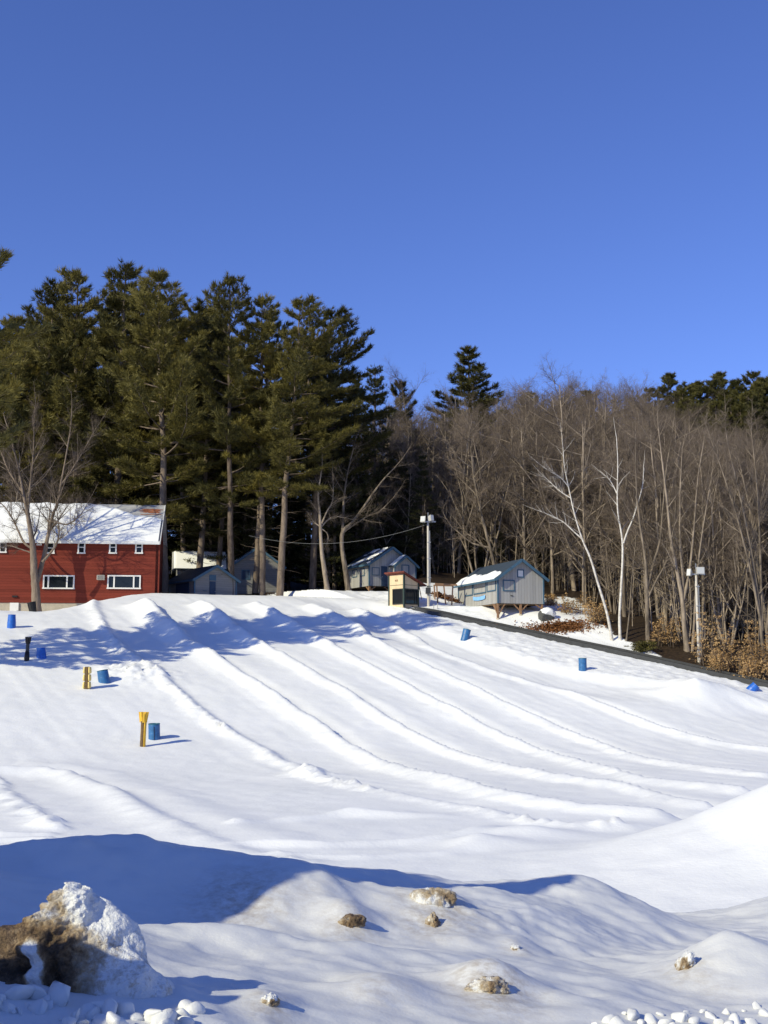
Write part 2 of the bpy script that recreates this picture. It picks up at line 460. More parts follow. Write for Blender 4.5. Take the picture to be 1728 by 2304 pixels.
def poly_tube(pts, rad, n, V, Fq, jit=None):
    """one continuous tube along pts"""
    base = sum(len(v) for v in V)
    P = [Vector(p) for p in pts]; rings = []
    for i, p in enumerate(P):
        d = (P[min(i + 1, len(P) - 1)] - P[max(i - 1, 0)]).normalized()
        s = d.cross(Vector((0, 1, 0)) if abs(d.y) < .9 else Vector((1, 0, 0))).normalized()
        t = d.cross(s)
        for k in range(n):
            a = 2 * math.pi * k / n
            r = rad[i] * (1 + (jit[i][k] if jit else 0))
            rings.append(p + (s * math.cos(a) + t * math.sin(a)) * r)
    V.append(np.array([tuple(q) for q in rings]))
    for i in range(len(P) - 1):
        for k in range(n):
            Fq.append((base + i * n + k, base + i * n + (k + 1) % n, base + (i + 1) * n + (k + 1) % n, base + (i + 1) * n + k))

class MB:
    """collects boxes, beams, prisms, lathes; build() links ONE mesh object"""
    def __init__(s): s.v = []; s.f = []
    def add(s, V, Fs):
        b = len(s.v); s.v += [tuple(p) for p in V]; s.f += [tuple(b + i for i in f) for f in Fs]; return s
    def box(s, c, d, rz=0, M4=None):
        V = [Vector((x * d[0] / 2, y * d[1] / 2, z * d[2] / 2)) for x in (-1, 1) for y in (-1, 1) for z in (-1, 1)]
        m = Matrix.Rotation(rz, 3, 'Z') if M4 is None else M4
        V = [m @ p + Vector(c) for p in V]
        return s.add(V, [(0, 1, 3, 2), (4, 6, 7, 5), (0, 4, 5, 1), (2, 3, 7, 6), (0, 2, 6, 4), (1, 5, 7, 3)])
    def beam(s, p, q, w, h=None):
        p, q = Vector(p), Vector(q); d = q - p
        return s.box((p + q) / 2, (w, h or w, d.length), 0, d.to_track_quat('Z', 'Y').to_matrix())
    def prism(s, poly, ax, lo, hi):
        """poly in the two other axes, extruded along axis ax"""
        def P(a, b, t): return {'x': (t, a, b), 'y': (a, t, b), 'z': (a, b, t)}[ax]
        n = len(poly)
        V = [P(a, b, lo) for a, b in poly] + [P(a, b, hi) for a, b in poly]
        return s.add(V, [tuple(range(n)), tuple(range(2 * n - 1, n - 1, -1))] + [(i, i + n, (i + 1) % n + n, (i + 1) % n) for i in range(n)])
    def slab(s, quad, th):
        """quad of 4 points thickened along its normal (downwards th)"""
        q = [Vector(p) for p in quad]
        n = (q[1] - q[0]).cross(q[2] - q[0]).normalized()
        if n.z < 0: n = -n
        V = q + [p - n * th for p in q]
        return s.add(V, [(0, 1, 2, 3), (7, 6, 5, 4)] + [(i, i + 4, (i + 1) % 4 + 4, (i + 1) % 4) for i in range(4)])
    def lathe(s, prof, n=20, c=(0, 0, 0), cap=True):
        V, Fs = [], []
        for r, z in prof:
            for k in range(n):
                a = 2 * math.pi * k / n
                V.append((c[0] + r * math.cos(a), c[1] + r * math.sin(a), c[2] + z))
        for i in range(len(prof) - 1):
            for k in range(n):
                Fs.append((i * n + k, i * n + (k + 1) % n, (i + 1) * n + (k + 1) % n, (i + 1) * n + k))
        if cap:
            Fs.append(tuple(range(n - 1, -1, -1))); Fs.append(tuple((len(prof) - 1) * n + k for k in range(n)))
        return s.add(V, Fs)
    def build(s, name, mat, parent=None, smooth=False, bevel=0):
        me = bpy.data.meshes.new(name); me.from_pydata(s.v, [], s.f); me.update()
        import bmesh
        bm = bmesh.new(); bm.from_mesh(me); bmesh.ops.recalc_face_normals(bm, faces=bm.faces); bm.to_mesh(me); bm.free()
        me.materials.append(mat)
        if smooth:
            for p in me.polygons: p.use_smooth = True
        o = put(name, me, parent)
        if bevel:
            md = o.modifiers.new('bevel', 'BEVEL'); md.width = bevel; md.segments = 2; md.limit_method = 'ANGLE'
        return o

def thing(name, label, cat, loc=(0, 0, 0), rz=0, group=None):
    o = bpy.data.objects.new(name, None); C.objects.link(o)
    o.location = loc; o.rotation_euler = (0, 0, rz)
    return tag(o, label, cat, group)
def tag(o, label, cat, group=None):
    o['label'] = label; o['category'] = cat
    if group: o['group'] = group
    return o

# ------------------------------------------------------------------ ground sheet
def spaced(lo, hi, step, far, g=1.22):
    mid = list(np.arange(lo, hi + 1e-6, step)); a, s = lo, step; left = []
    while a > -far: s *= g; a -= s; left.append(a)
    b, s = hi, step; right = []
    while b < far: s *= g; b += s; right.append(b)
    return np.array(left[::-1] + mid + right)
xs = spaced(-31, 31, .17, 900)
ys = np.concatenate([spaced(15, 102, .17, 900)])
GX, GY = np.meshgrid(xs, ys)
gz = hsnow(GX.ravel(), GY.ravel())
V = np.stack([GX.ravel(), GY.ravel(), gz], 1)
nx, ny = len(xs), len(ys)
I = (np.arange(ny - 1)[:, None] * nx + np.arange(nx - 1)[None, :]).ravel()
ground_o = mesh_np('snow_ground', V, [np.stack([I, I + 1, I + nx + 1, I + nx], 1)], M['snow'])
ground_o['kind'] = 'structure'
gx, gy = GX.ravel(), GY.ravel()
cd, cs, ct, cL = pdist(gx, gy, CARPET)
csd = -cd * cs
lit = np.maximum(sst(103.5, 108, gy) * sst(14, 6, gx), sst(-5.5, -9.5, csd - 6.2 * sst(12, 22, gx)) * sst(14, 22, gx))
lit = np.maximum(lit, sst(99, 106, gy - .15 * np.maximum(0, gx - 6)) * sst(5, 9, gx))
lit = np.maximum(lit, .7 * np.exp(-((gx - 13.9) / 2.2) ** 2 - ((gy - 91.3) / 1.0) ** 2))
at = ground_o.data.attributes.new('litter', 'FLOAT', 'POINT'); at.data.foreach_set('value', lit.astype(np.float32))

# ------------------------------------------------------------------ the ploughed bank in front
def tps(P, Z):
    P = np.array(P); n = len(P)
    def U(r2): return np.where(r2 > 1e-9, .5 * r2 * np.log(np.maximum(r2, 1e-9)), 0)
    A = np.zeros((n + 3, n + 3))
    A[:n, :n] = U(((P[:, None] - P[None]) ** 2).sum(2)) + np.eye(n) * .0003
    A[:n, n] = 1; A[:n, n + 1:] = P; A[n, :n] = 1; A[n + 1:, :n] = P.T
    w = np.linalg.solve(A, np.concatenate([Z, [0, 0, 0]]))
    def f(x, y):
        r = w[n] + w[n + 1] * x + w[n + 2] * y
        for i in range(n):
            r = r + w[i] * U((x - P[i, 0]) ** 2 + (y - P[i, 1]) ** 2)
        return r
    return f
crest = [(-260, 1930), (-120, 1950), (0, 1945), (60, 1935), (120, 1903), (170, 1880), (240, 1893), (325, 1878), (400, 1898), (480, 1918), (560, 1933), (640, 1945), (720, 1957), (830, 1966), (960, 1988), (1060, 1992), (1160, 1984), (1250, 1977), (1310, 1976), (1360, 1995), (1410, 2016), (1470, 2058), (1510, 2070), (1560, 2082), (1640, 2062), (1728, 2032), (1850, 2000), (2000, 1990)]
pp, zz = [], []
def deep(Y, u): return (5.25 + (Y - 5.25) * 1.9) * (1 + .19 * (u - 864) / 864)
def cpt(u, v, Y):
    Y = deep(Y, u)
    q = W(u, v, Y); pp.append((q.x, q.y)); zz.append(q.z)
for u, v in crest:
    cpt(u, v, 8.0)
    q = W(u, v, deep(8, u)); k = (q.y + 2.4) / q.y
    pp.append((q.x * k, q.y * k)); zz.append(min(q.z - .8, -2.3)); k = (q.y + 5.0) / q.y; pp.append((q.x * k, q.y * k)); zz.append(-4.3); k = (q.y + 7.5) / q.y; pp.append((q.x * k, q.y * k)); zz.append(-4.6)
for u in range(-250, 2000, 225):
    cpt(u, 2304, 5.25); cpt(u, 2520, 4.3)
for u, v, Y in ((0, 2010, 7.5), (200, 2000, 7.5), (430, 2000, 7.5), (0, 2075, 7.1), (250, 2070, 7.1), (430, 2068, 7.1), (300, 2090, 6.6), (480, 2092, 6.6), (430, 2140, 6.25), (560, 2110, 6.5), (600, 2030, 7.15), (680, 1962, 7.45), (600, 2190, 5.9),
                (800, 2010, 7.4), (760, 2080, 6.9), (900, 2105, 6.7), (1000, 2050, 7.1), (1150, 2060, 7.1), (900, 2160, 6.2), (1100, 2150, 6.3), (1300, 2060, 7.3), (1250, 2120, 6.7), (1300, 2200, 6.0),
                (1450, 2120, 7.0), (1560, 2115, 7.2), (1640, 2090, 7.5), (1480, 2180, 6.3), (1640, 2112, 6.1), (1728, 2128, 6.1), (1560, 2160, 6.1), (1700, 2200, 5.8), (1000, 2215, 5.8), (750, 2230, 5.7)):
    cpt(u, v, Y)
bank_f = tps(pp, np.array(zz))
BUMPS = []   # (u, v, Y, rx, ry, h)
for (u, v, Y, rx, ry, h) in ((690, 1985, 7.35, .33, .28, .05), (985, 2030, 7.2, .22, .22, .08), (1080, 2015, 7.5, .35, .3, .04), (785, 2060, 6.9, .16, .14, .08), (840, 2000, 7.4, .2, .2, .06),
                             (1105, 2205, 5.75, .20, .16, .12), (1600, 2150, 6.0, .36, .3, .06), (850, 2225, 5.65, .22, .2, .09), (605, 2245, 5.5, .13, .12, .06),
                             (540, 2085, 6.55, .5, .12, .05), (780, 2118, 6.35, .5, .12, .05), (1180, 2105, 6.6, .15, .1, .03), (250, 2110, 6.3, .3, .2, .05)):
    q = W(u, v, deep(Y, u)); k = q.y / Y; BUMPS.append((q.x, q.y, rx * k, ry * k * 1.5, h * k))
def bank_h(x, y):
    z = bank_f(x, y)
    for bx, by, rx, ry, h in BUMPS:
        z = z + h * np.exp(-(((x - bx) / rx) ** 2 + ((y - by) / ry) ** 2))
    z = z + .05 * fbm(x, y, 1.1, 101, 3) + .012 * fbm(x + .3 * y, y, .22, 105, 3, .6) + .02 * np.abs(fbm(x, y, .16, 111, 3, .55)) * np.exp(-(((x - .9) / .8) ** 2 + ((y - 9.2) / 1.0) ** 2))
    # tall unseen heap added just left of the view to shade the bank
    z = z + 2.35 * 1.75 * np.exp(-(((x + 5.7) / 1.4) ** 2 + ((y - 5.3) / 1.3) ** 2) ** 1.2) * (1 + .20 * fbm(x, y, .7, 108, 4))
    z = z + .72 * np.exp(-(((x + 2.4) / .6) ** 2 + ((y - 3.85) / .45) ** 2) ** 1.5) * (1 + .35 * fbm(x, y, .35, 115, 3))  # second unseen heap, lower, added to cast shade on the left clods
    # the lot's edge: settle into the sheet
    e = sst(4.0, 3.2, y)
    return z * (1 - e) + (-1.80) * e
bx_ = np.arange(-9.5, 9.5, .036); by_ = np.arange(3.1, 20.5, .036)
BX, BY = np.meshgrid(bx_, by_)
bz = bank_h(BX.ravel(), BY.ravel())
nx, ny = len(bx_), len(by_)
I = (np.arange(ny - 1)[:, None] * nx + np.arange(nx - 1)[None, :]).ravel()
bank_o = mesh_np('snow_bank', np.stack([BX.ravel(), BY.ravel(), bz], 1), [np.stack([I, I + 1, I + nx + 1, I + nx], 1)], M['bank'])
bank_o['kind'] = 'structure'
def BG(u, v):
    """the bank's surface in direction (u, v)"""
    ysx = np.linspace(3.9, 14, 2800); a, b = (u - 864) / F, (1152 - v) / F; dy = CP - b * SP
    h = bank_h(a / dy * ysx, ysx) - (SP + b * CP) / dy * ysx
    k = np.where(h >= 0)[0]; k = k[0] if len(k) else 500
    return Vector((a / dy * ysx[k], ysx[k], (SP + b * CP) / dy * ysx[k]))

# ------------------------------------------------------------------ dirty lumps and clods in front
dm = np.zeros(len(bz)); bfx, bfy = BX.ravel(), BY.ravel()
for (u, v, r, k_) in ((785, 2080, .22, .7), (985, 2040, .34, .9), (960, 2075, .26, .8), (1110, 2215, .26, 1.), (1545, 2185, .16, .7), (605, 2260, .11, .9), (545, 2022, .34, .9), (1160, 2135, .12, .6), (850, 2215, .20, .45), (1060, 2090, .2, .4), (700, 2010, .2, .35), (1610, 2230, .2, .3)):
    q = BG(u, v); dm = np.maximum(dm, k_ * np.exp(-(((bfx - q.x) / r) ** 2 + ((bfy - q.y) / (r * 1.6)) ** 2)))
at = bank_o.data.attributes.new('dirt', 'FLOAT', 'POINT'); at.data.foreach_set('value', dm.astype(np.float32))
def ico(sub):
    import bmesh
    bm = bmesh.new(); bmesh.ops.create_icosphere(bm, subdivisions=sub, radius=1)
    V = np.array([v.co[:] for v in bm.verts]); Fs = np.array([[v.index for v in f.verts] for f in bm.faces]); bm.free()
    return V, Fs
ICO6, ICO4, ICO3 = ico(7), ico(5), ico(4)
def set_dirt(o, d):
    a = o.data.attributes.new('dirt', 'FLOAT', 'POINT'); a.data.foreach_set('value', np.asarray(d, np.float32))
# the big ploughed block, lower left
Vn, Fn = ICO6
t = np.clip(Vn[:, 2] * .5 + .5, 0, 1)
th = np.arctan2(Vn[:, 1], Vn[:, 0])
q = BG(185, 2290)
rr = (1 - t) ** .60 * (.50 + .02 * np.cos(3 * th + 1)) * np.where(t < .06, (t / .06) ** .5, 1)
cx = -1.36
X = cx - .02 + rr * np.cos(th) * np.where(np.cos(th) < 0, 1.2, 1.15) + .06 * t; Yy = 5.2 + rr * np.sin(th) * .72; Z = -1.68 + .78 * t
P = np.stack([X, Yy, Z], 1)
nrm = np.stack([np.cos(th), np.sin(th), .35 + 0 * th], 1)
leftw = sst(.22, -.08, X - cx)
disp = (.045 + .04 * leftw) * fbm3(X, Yy, Z, .22, 201, 3, .55) + .020 * fbm3(X, Yy, Z, .05, 211, 3, .6) * (.35 + 1.0 * leftw) - .06 * np.maximum(0, vn3(X / .11, Yy / .11, Z / .11, 205) - .25) * leftw
P = P + nrm * disp[:, None]
dirt = .66 * sst(.30, .0, X - cx + .22 * (Z + 1.3)) + .16 + .2 * sst(-.05, -.3, X - cx) * sst(-1.15, -1.5, Z) - .6 * sst(-1.10, -.98, Z) * sst(-.22, -.10, X - cx)
dirt = dirt + .25 * np.maximum(0, fbm3(X, Yy, Z, .14, 220, 2)) * sst(.3, .0, X - cx)
dirt = dirt - .75 * sst(.03, .015, np.abs(X - cx + .09 + .10 * (Z + 1.25))) * sst(-1.32, -1.25, Z) * sst(-1.08, -1.14, Z)
o = mesh_np('snow_block', P, [Fn], M['dirty_ice']); set_dirt(o, np.clip(dirt, 0, 1))
tag(o, 'tall ploughed block of ice, snow capped with a brown gritty face', 'snow block')
def lump(u, v, rx, ry, rz_, dirt_amt, seed, label, sink=.35, cap=True, tilt=0):
    q = BG(u, v); Vn, Fn = ICO4
    rng = np.random.default_rng(seed)
    s = 1 + .30 * fbm3(Vn[:, 0], Vn[:, 1], Vn[:, 2], 1.0, seed, 3) + .10 * fbm3(Vn[:, 0], Vn[:, 1], Vn[:, 2], .2, seed + 5, 3, .6)
    P = Vn * s[:, None] * np.array([rx, ry, rz_])
    if tilt:
        c_, s_ = math.cos(tilt), math.sin(tilt); P = np.stack([P[:, 0] * c_ - P[:, 2] * s_, P[:, 1], P[:, 0] * s_ + P[:, 2] * c_], 1)
    d = dirt_amt + .25 * fbm3(Vn[:, 0], Vn[:, 1], Vn[:, 2], .6, seed + 9, 2)
    if cap: d = d - .8 * sst(.25, .7, Vn[:, 2] + .3 * fbm3(Vn[:, 0], Vn[:, 1], Vn[:, 2], .5, seed + 2, 2))
    o = mesh_np('dirty_ice_lump', P, [Fn], M['dirty_ice']); set_dirt(o, np.clip(d, 0, 1))
    o.location = (q.x, q.y + ry * sink, q.z)
    return tag(o, label, 'ice lump', 'dirty ice lumps stuck in the snow bank')
lump(785, 2078, .088, .07, .052, .72, 301, 'dark brown ice lump in a hollow near the middle of the bank', .25, False, .25)
lump(985, 2030, .15, .10, .10, .36, 302, 'ragged tan ice lump highest on the bank, crumbly upper edge', .5, False, -.2)
lump(975, 2082, .045, .06, .075, .55, 303, 'narrow tan ice tongue hanging under the ragged lump', .4, False)
lump(1100, 2228, .10, .07, .055, .46, 304, 'rounded brown ice lump low in front, under a small snow peak', .3, False)
lump(1542, 2178, .045, .06, .085, .40, 305, 'pale grey ice sliver on the side of a snow hump', .5, True, -.5)
lump(605, 2258, .035, .04, .035, .42, 306, 'tiny tan ice lump low in the bank right of the big block', .4, True)
0 and lump(560, 2022, .12, .08, .035, .34, 307, 'flat greyish ice smear at the edge of the big blue shadow', .75, True)
lump(1160, 2135, .035, .04, .02, .36, 308, 'very small brownish ice chip under a bright snow lip', .5, True)
def clod(u, v, r, seed, lab, grp, dy=0):
    """an angular broken lump of ploughed snow"""
    import bmesh
    q = BG(u, v); rng = random.Random(seed)
    bm = bmesh.new(); sx, sy, sz = r * rng.uniform(.8, 1.5), r * rng.uniform(.8, 1.2), r * rng.uniform(.55, 1.0)
    for _ in range(13):
        p = rvec(rng).normalized() * rng.uniform(.75, 1.05); bm.verts.new((p.x * sx, p.y * sy, p.z * sz))
    g = bmesh.ops.convex_hull(bm, input=bm.verts[:])
    bmesh.ops.delete(bm, geom=list({x for x in g['geom_interior'] + g['geom_unused'] if isinstance(x, bmesh.types.BMVert)}), context='VERTS')
    bmesh.ops.bevel(bm, geom=bm.edges[:], offset=r * .10, segments=1, affect='EDGES', clamp_overlap=True)
    bmesh.ops.remove_doubles(bm, verts=bm.verts[:], dist=r * .04)
    bmesh.ops.smooth_vert(bm, verts=bm.verts[:], factor=.35, use_axis_x=True, use_axis_y=True, use_axis_z=True)
    me = bpy.data.meshes.new('snow_clod'); bm.to_mesh(me); bm.free(); me.materials.append(M['bank'])
    for p in me.polygons: p.use_smooth = True
    o = put('snow_clod', me); o.location = (q.x, q.y + dy, q.z + r * .1); o.rotation_euler = (rng.random(), rng.random(), rng.random() * 6)
    return tag(o, lab, 'snow clod', grp)
rng = random.Random(5)
for i in range(46):
    u = -20 + i * 10 + rng.uniform(-12, 12); v = 2262 + rng.uniform(-6, 34) + (18 if 130 < u < 420 else -16)
    clod(u, v, rng.choice((.02, .03, .045, .06, .075)) * rng.uniform(.8, 1.15), 400 + i, 'rounded snow clod at the foot of the big dirty block, in shade', 'snow clods in front of the block')
for i, (u, v, r) in enumerate(((1340, 2306, .025), (1405, 2282, .02), (1445, 2304, .03), (1485, 2284, .025), (1515, 2310, .03), (1545, 2282, .022), (1580, 2278, .028), (1618, 2304, .035), (1675, 2276, .025), (1705, 2268, .03), (1640, 2312, .04), (1375, 2300, .04), (1425, 2290, .06), (1462, 2300, .05), (1530, 2296, .06), (1560, 2302, .05), (1600, 2290, .045), (1632, 2280, .05), (1655, 2300, .055), (1690, 2302, .05), (1722, 2284, .055), (1500, 2306, .05), (1392, 2310, .05))):
    clod(u, v, r, 450 + i, 'bright sunlit snow clod along the lot edge, clear of the block', 'sunlit snow clods')

# ------------------------------------------------------------------ trees
def limb(rng, p, d, L, r, lvl, out, cfg, r_end=None):
    """a limb with its branches; out[lvl] collects tube rows"""
    n = max(2, int(L / cfg['step'][lvl])); st = L / n
    d = d.normalized(); r1 = r_end if r_end is not None else r * cfg['taper'][lvl]
    kids = cfg['kids'][lvl]
    for i in range(n):
        d = (d + rvec(rng) * cfg['wob'][lvl] + Vector((0, 0, cfg['up'][lvl]))).normalized()
        q = p + d * st
        a, b = r + (r1 - r) * i / n, r + (r1 - r) * (i + 1) / n
        out[lvl].append((*p, *q, a, b))
        t = (i + 1) / n
        if lvl < cfg['depth'] and t > cfg['bare'][lvl]:
            k = kids / (n * (1 - cfg['bare'][lvl]))
            k = int(k) + (rng.random() < k - int(k))
            for _ in range(k):
                ax = d.orthogonal(); ax.rotate(Matrix.Rotation(rng.uniform(0, 6.283), 3, d))
                an = R(rng.uniform(*cfg['ang'][lvl]))
                dd = d * math.cos(an) + ax * math.sin(an)
                LL = L * cfg['ratio'][lvl] * rng.uniform(.55, 1.15) * (1 - cfg['shrink'][lvl] * t)
                limb(rng, p + (q - p) * rng.random(), dd, max(LL, .25), min(b * .72, max(cfg['rmin'], LL * cfg['thick'])), lvl + 1, out, cfg)
        p = q
CFG = dict(depth=4, step=(1.1, .8, .55, .4, .3), taper=(.25, .25, .35, .5, .6), kids=(18, 9, 7, 5, 0), wob=(.05, .10, .13, .15, .15), up=(.05, .07, .06, .05, .04),
           bare=(.22, .22, .15, .1, 0), ang=((28, 60), (25, 55), (25, 55), (25, 60)), ratio=(.42, .52, .55, .6, .5), shrink=(.45, .45, .4, .3), thick=.016, rmin=.0155)
def split_mesh(name, out, mats, link=False):
    V1, q1 = tubes(out[0] + [s for s in out[1]], 7)
    tr = mesh_np('trunk', V1, [q1], mats[0], link=False)
    S2 = out[2]; S3 = out[3] + out[4]
    V2, q2 = tubes(S2, 4); V3, q3 = tubes(S3, 3)
    cr = mesh_np('crown', np.concatenate([V2, V3]), [q2, q3 + len(V2)], mats[1], link=False)
    return tr, cr
def bare_variant(seed, H, r0, **kw):
    rng = random.Random(seed); cfg = dict(CFG); cfg.update(kw)
    out = [[] for _ in range(5)]
    ns = kw.get('stems', 1)
    for s in range(ns):
        a = rng.uniform(0, 6.28); ln = rng.uniform(.10, .28) if ns > 1 else rng.uniform(0, .06)
        limb(rng, Vector((math.cos(a) * .25 * (ns > 1), math.sin(a) * .25 * (ns > 1), -.4)), Vector((math.cos(a) * ln, math.sin(a) * ln, 1)), H * rng.uniform(.85, 1), r0 * (1 if ns == 1 else .75), 0, out, cfg, .03)
    return split_mesh('bare', out, (M['grey_bark'], M['twig']))
print('bare variants')
BARE = [bare_variant(11, 17, .19), bare_variant(12, 17, .22, kids=(20, 9, 7, 5, 0)), bare_variant(13, 17, .15, kids=(16, 9, 7, 5, 0), bare=(.42, .2, .15, .1, 0)),
        bare_variant(14, 16, .17, stems=3, kids=(13, 7, 6, 5, 0), ang=((18, 42), (22, 48), (25, 55), (25, 60))), bare_variant(15, 17, .20, wob=(.09, .13, .15, .15, .15)),
        bare_variant(16, 16, .16, stems=2, kids=(14, 8, 7, 5, 0)), bare_variant(17, 15, .13, stems=4, kids=(11, 7, 6, 5, 0), ang=((14, 36), (20, 45), (25, 50), (25, 60)), up=(.08, .10, .08, .05, .04)),
        bare_variant(18, 18, .24, kids=(17, 9, 7, 5, 0), ang=((35, 70), (25, 60), (25, 55), (25, 60)))]
SAP = [bare_variant(31, 6, .05, kids=(10, 4, 4, 0, 0), depth=3, bare=(.2, .2, .1, 0, 0), step=(.6, .5, .35, .3, .3), rmin=.010), bare_variant(32, 6, .045, stems=3, kids=(7, 4, 3, 0, 0), depth=3, bare=(.25, .2, .1, 0, 0), step=(.6, .5, .35, .3, .3), rmin=.010)]

def blades(T, B, ln, wd, seed, up=.3, spread=.75, vol=0.):
    """T rows (pos3, dir3, size) -> needle triangles; vol turns their faces outward from the stem"""
    rg = np.random.default_rng(seed); T = np.asarray(T, float); n = len(T)
    p = np.repeat(T[:, :3], B, 0); d = np.repeat(T[:, 3:6], B, 0); s = np.repeat(T[:, 6], B)
    d = d * .75 + rg.normal(0, spread * .55, (n * B, 3)) + np.array([0, 0, up])
    d /= np.linalg.norm(d, axis=1, keepdims=True)
    nn = rg.normal(0, 1, (n * B, 3))
    if vol:
        o = p * np.array([1, 1, 0]); o /= np.linalg.norm(o, axis=1, keepdims=True) + .3
        nn = nn * .6 + vol * (o + np.array([0, 0, .55]))
    w = np.cross(d, nn); w /= np.linalg.norm(w, axis=1, keepdims=True) + 1e-9
    p = p + rg.normal(0, .06, (n * B, 3)) * s[:, None]
    l = ln * s * rg.uniform(.6, 1.2, n * B)
    V = np.stack([p - w * (wd * s)[:, None] * .5, p + w * (wd * s)[:, None] * .5, p + d * l[:, None]], 1).reshape(-1, 3)
    return V, np.arange(n * B * 3).reshape(-1, 3)
def pine_variant(seed, H=30., r0=.36, start=.30, width=.21, whorls=18, per=6, mat='pine', dens=1.0, shape='pine', one_side=0, dead=True, B=17, droop=0):
    rng = random.Random(seed)
    pts, rad = [], []
    dx = dy = 0
    nst = 22
    for i in range(nst + 1):
        t = i / nst
        dx += rng.gauss(0, .05); dy += rng.gauss(0, .05)
        pts.append(Vector((dx, dy, -.5 + t * (H + .5)))); rad.append(r0 * (1 - t) ** .75 + .025)
    def at(t):
        k = min(t * nst, nst - 1e-4); i = int(k); return pts[i].lerp(pts[i + 1], k - i)
    Vt, Fq = [], []; poly_tube(pts, rad, 9, Vt, Fq)
    wood, tufts = [], []
    for w in range(whorls):
        f = (w + rng.uniform(-.35, .35)) / (whorls - 1); f = min(max(f, 0), 1)
        t = start + (1 - start) * f ** .92 * .985
        if shape == 'pine': prof = (.5 + .5 * math.sin(min(1, f / .4) * math.pi / 2)) * (1 - f) ** .55 + .07
        else: prof = (1 - f) ** .85 + .05
        n = per if f < .85 else 4
        a0 = rng.uniform(0, 6.28)
        for k in range(n):
            if rng.random() < (.22 if f < .3 else .08): continue
            a = a0 + k * 6.283 / n + rng.gauss(0, .25)
            L = H * width * prof * (rng.uniform(.4, 1.0) if rng.random() < .7 else rng.uniform(.9, 1.3))
            if one_side: L *= 1 + one_side * math.cos(a)
            L = max(L, .6)
            el = (.02 + .75 * f ** 2) + rng.gauss(0, .07) - droop * (1 - f)
            d = Vector((math.cos(a) * math.cos(el), math.sin(a) * math.cos(el), math.sin(el)))
            p = at(t); nb = max(3, int(L / .42)); st = L / nb; r = .018 + L * .011
            for i in range(nb):
                d = (d + rvec(rng) * .05 + Vector((0, 0, .035 - droop * .03))).normalized()
                q = p + d * st; tt = (i + 1) / nb
                wood.append((*p, *q, r * (1 - i / nb) + .008, r * (1 - tt) + .006))
                if tt > (.30 if shape == 'pine' else .26):
                    side = d.cross(Vector((0, 0, 1))).normalized()
                    for sgn in (-1, 1):
                        bl = (.40 + .34 * L * (1 - tt) + .25) * rng.uniform(.6, 1.15)
                        bd = (d * .75 + side * sgn * rng.uniform(.5, 1) + Vector((0, 0, rng.uniform(-.05, .17)))).normalized()
                        e = q + bd * bl
                        wood.append((*q, *e, .010, .005))
                        nt_ = max(1, int(bl / .26 * dens))
                        for m_ in range(nt_):
                            c = q + bd * bl * ((m_ + rng.random()) / nt_)
                            tufts.append((c.x, c.y, c.z, bd.x, bd.y, bd.z, rng.uniform(.8, 1.25)))
                p = q
            for _ in range(3):
                tufts.append((p.x, p.y, p.z, d.x, d.y, d.z, 1.2))
    tp = pts[-1]
    for _ in range(6): tufts.append((tp.x, tp.y, tp.z - .2 + .1 * _, 0, 0, 1, 1.1))
    if dead:   # dead stubs under the crown
        for _ in range(34):
            t = rng.uniform(.10, start + .08); a = rng.uniform(0, 6.28); p = at(t)
            L = rng.uniform(.5, 2.4); d = Vector((math.cos(a), math.sin(a), rng.uniform(-.25, .3)))
            for i in range(3):
                d = (d + rvec(rng) * .12).normalized(); q = p + d * L / 3
                wood.append((*p, *q, .03 * (1 - i / 3.5), .03 * (1 - (i + 1) / 3.5))); p = q
    Vw, qw = tubes(wood, 3)
    base = sum(len(v) for v in Vt)
    tr = mesh_np('trunk', np.concatenate(Vt + [Vw]), [np.array(Fq), qw + base], M['pine_bark'], link=False)
    V, T = blades(tufts, B, .50 if mat != 'hemlock' else .34, .066, seed + 7, vol=.8)
    cr = mesh_np('crown', V, [T], M[mat], link=False, smooth=False)
    return tr, cr
print('pine variants')
PINE = [pine_variant(101, whorls=16, per=5), pine_variant(102, start=.34, width=.19, whorls=16), pine_variant(103, start=.26, width=.24, whorls=19), pine_variant(104, start=.40, width=.19, whorls=13, per=5),
        pine_variant(105, start=.34, width=.20, one_side=.4), pine_variant(106, start=.24, width=.18, whorls=19)]
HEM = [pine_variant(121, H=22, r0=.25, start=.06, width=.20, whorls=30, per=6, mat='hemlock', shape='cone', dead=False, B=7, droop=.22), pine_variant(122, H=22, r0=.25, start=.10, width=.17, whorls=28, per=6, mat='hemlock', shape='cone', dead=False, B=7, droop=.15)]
LONE = [pine_variant(131, H=24, r0=.33, start=.25, width=.27, whorls=18, per=6, mat='far_pine', shape='cone', dead=False), pine_variant(132, H=24, r0=.3, start=.2, width=.22, whorls=20, per=6, mat='far_pine', dead=False)]

def plant(pair, name, cat, x, y, H, H0, label, group=None, rz=None, lean=0, rng=random.Random(77), width=1.0, z=None):
    t = thing(name, label, cat, (x, y, hz(x, y) if z is None else z), rng.uniform(0, 6.28) if rz is None else rz, group)
    s = H / H0; t.scale = (s * width, s * width, s)
    if lean: t.rotation_euler = (0, lean, t.rotation_euler.z)
    t.rotation_mode = 'XYZ'
    for nm, me in zip(('trunk', 'crown'), pair): put(nm, me, t)
    return t
def hz(x, y): return ground(x, y)

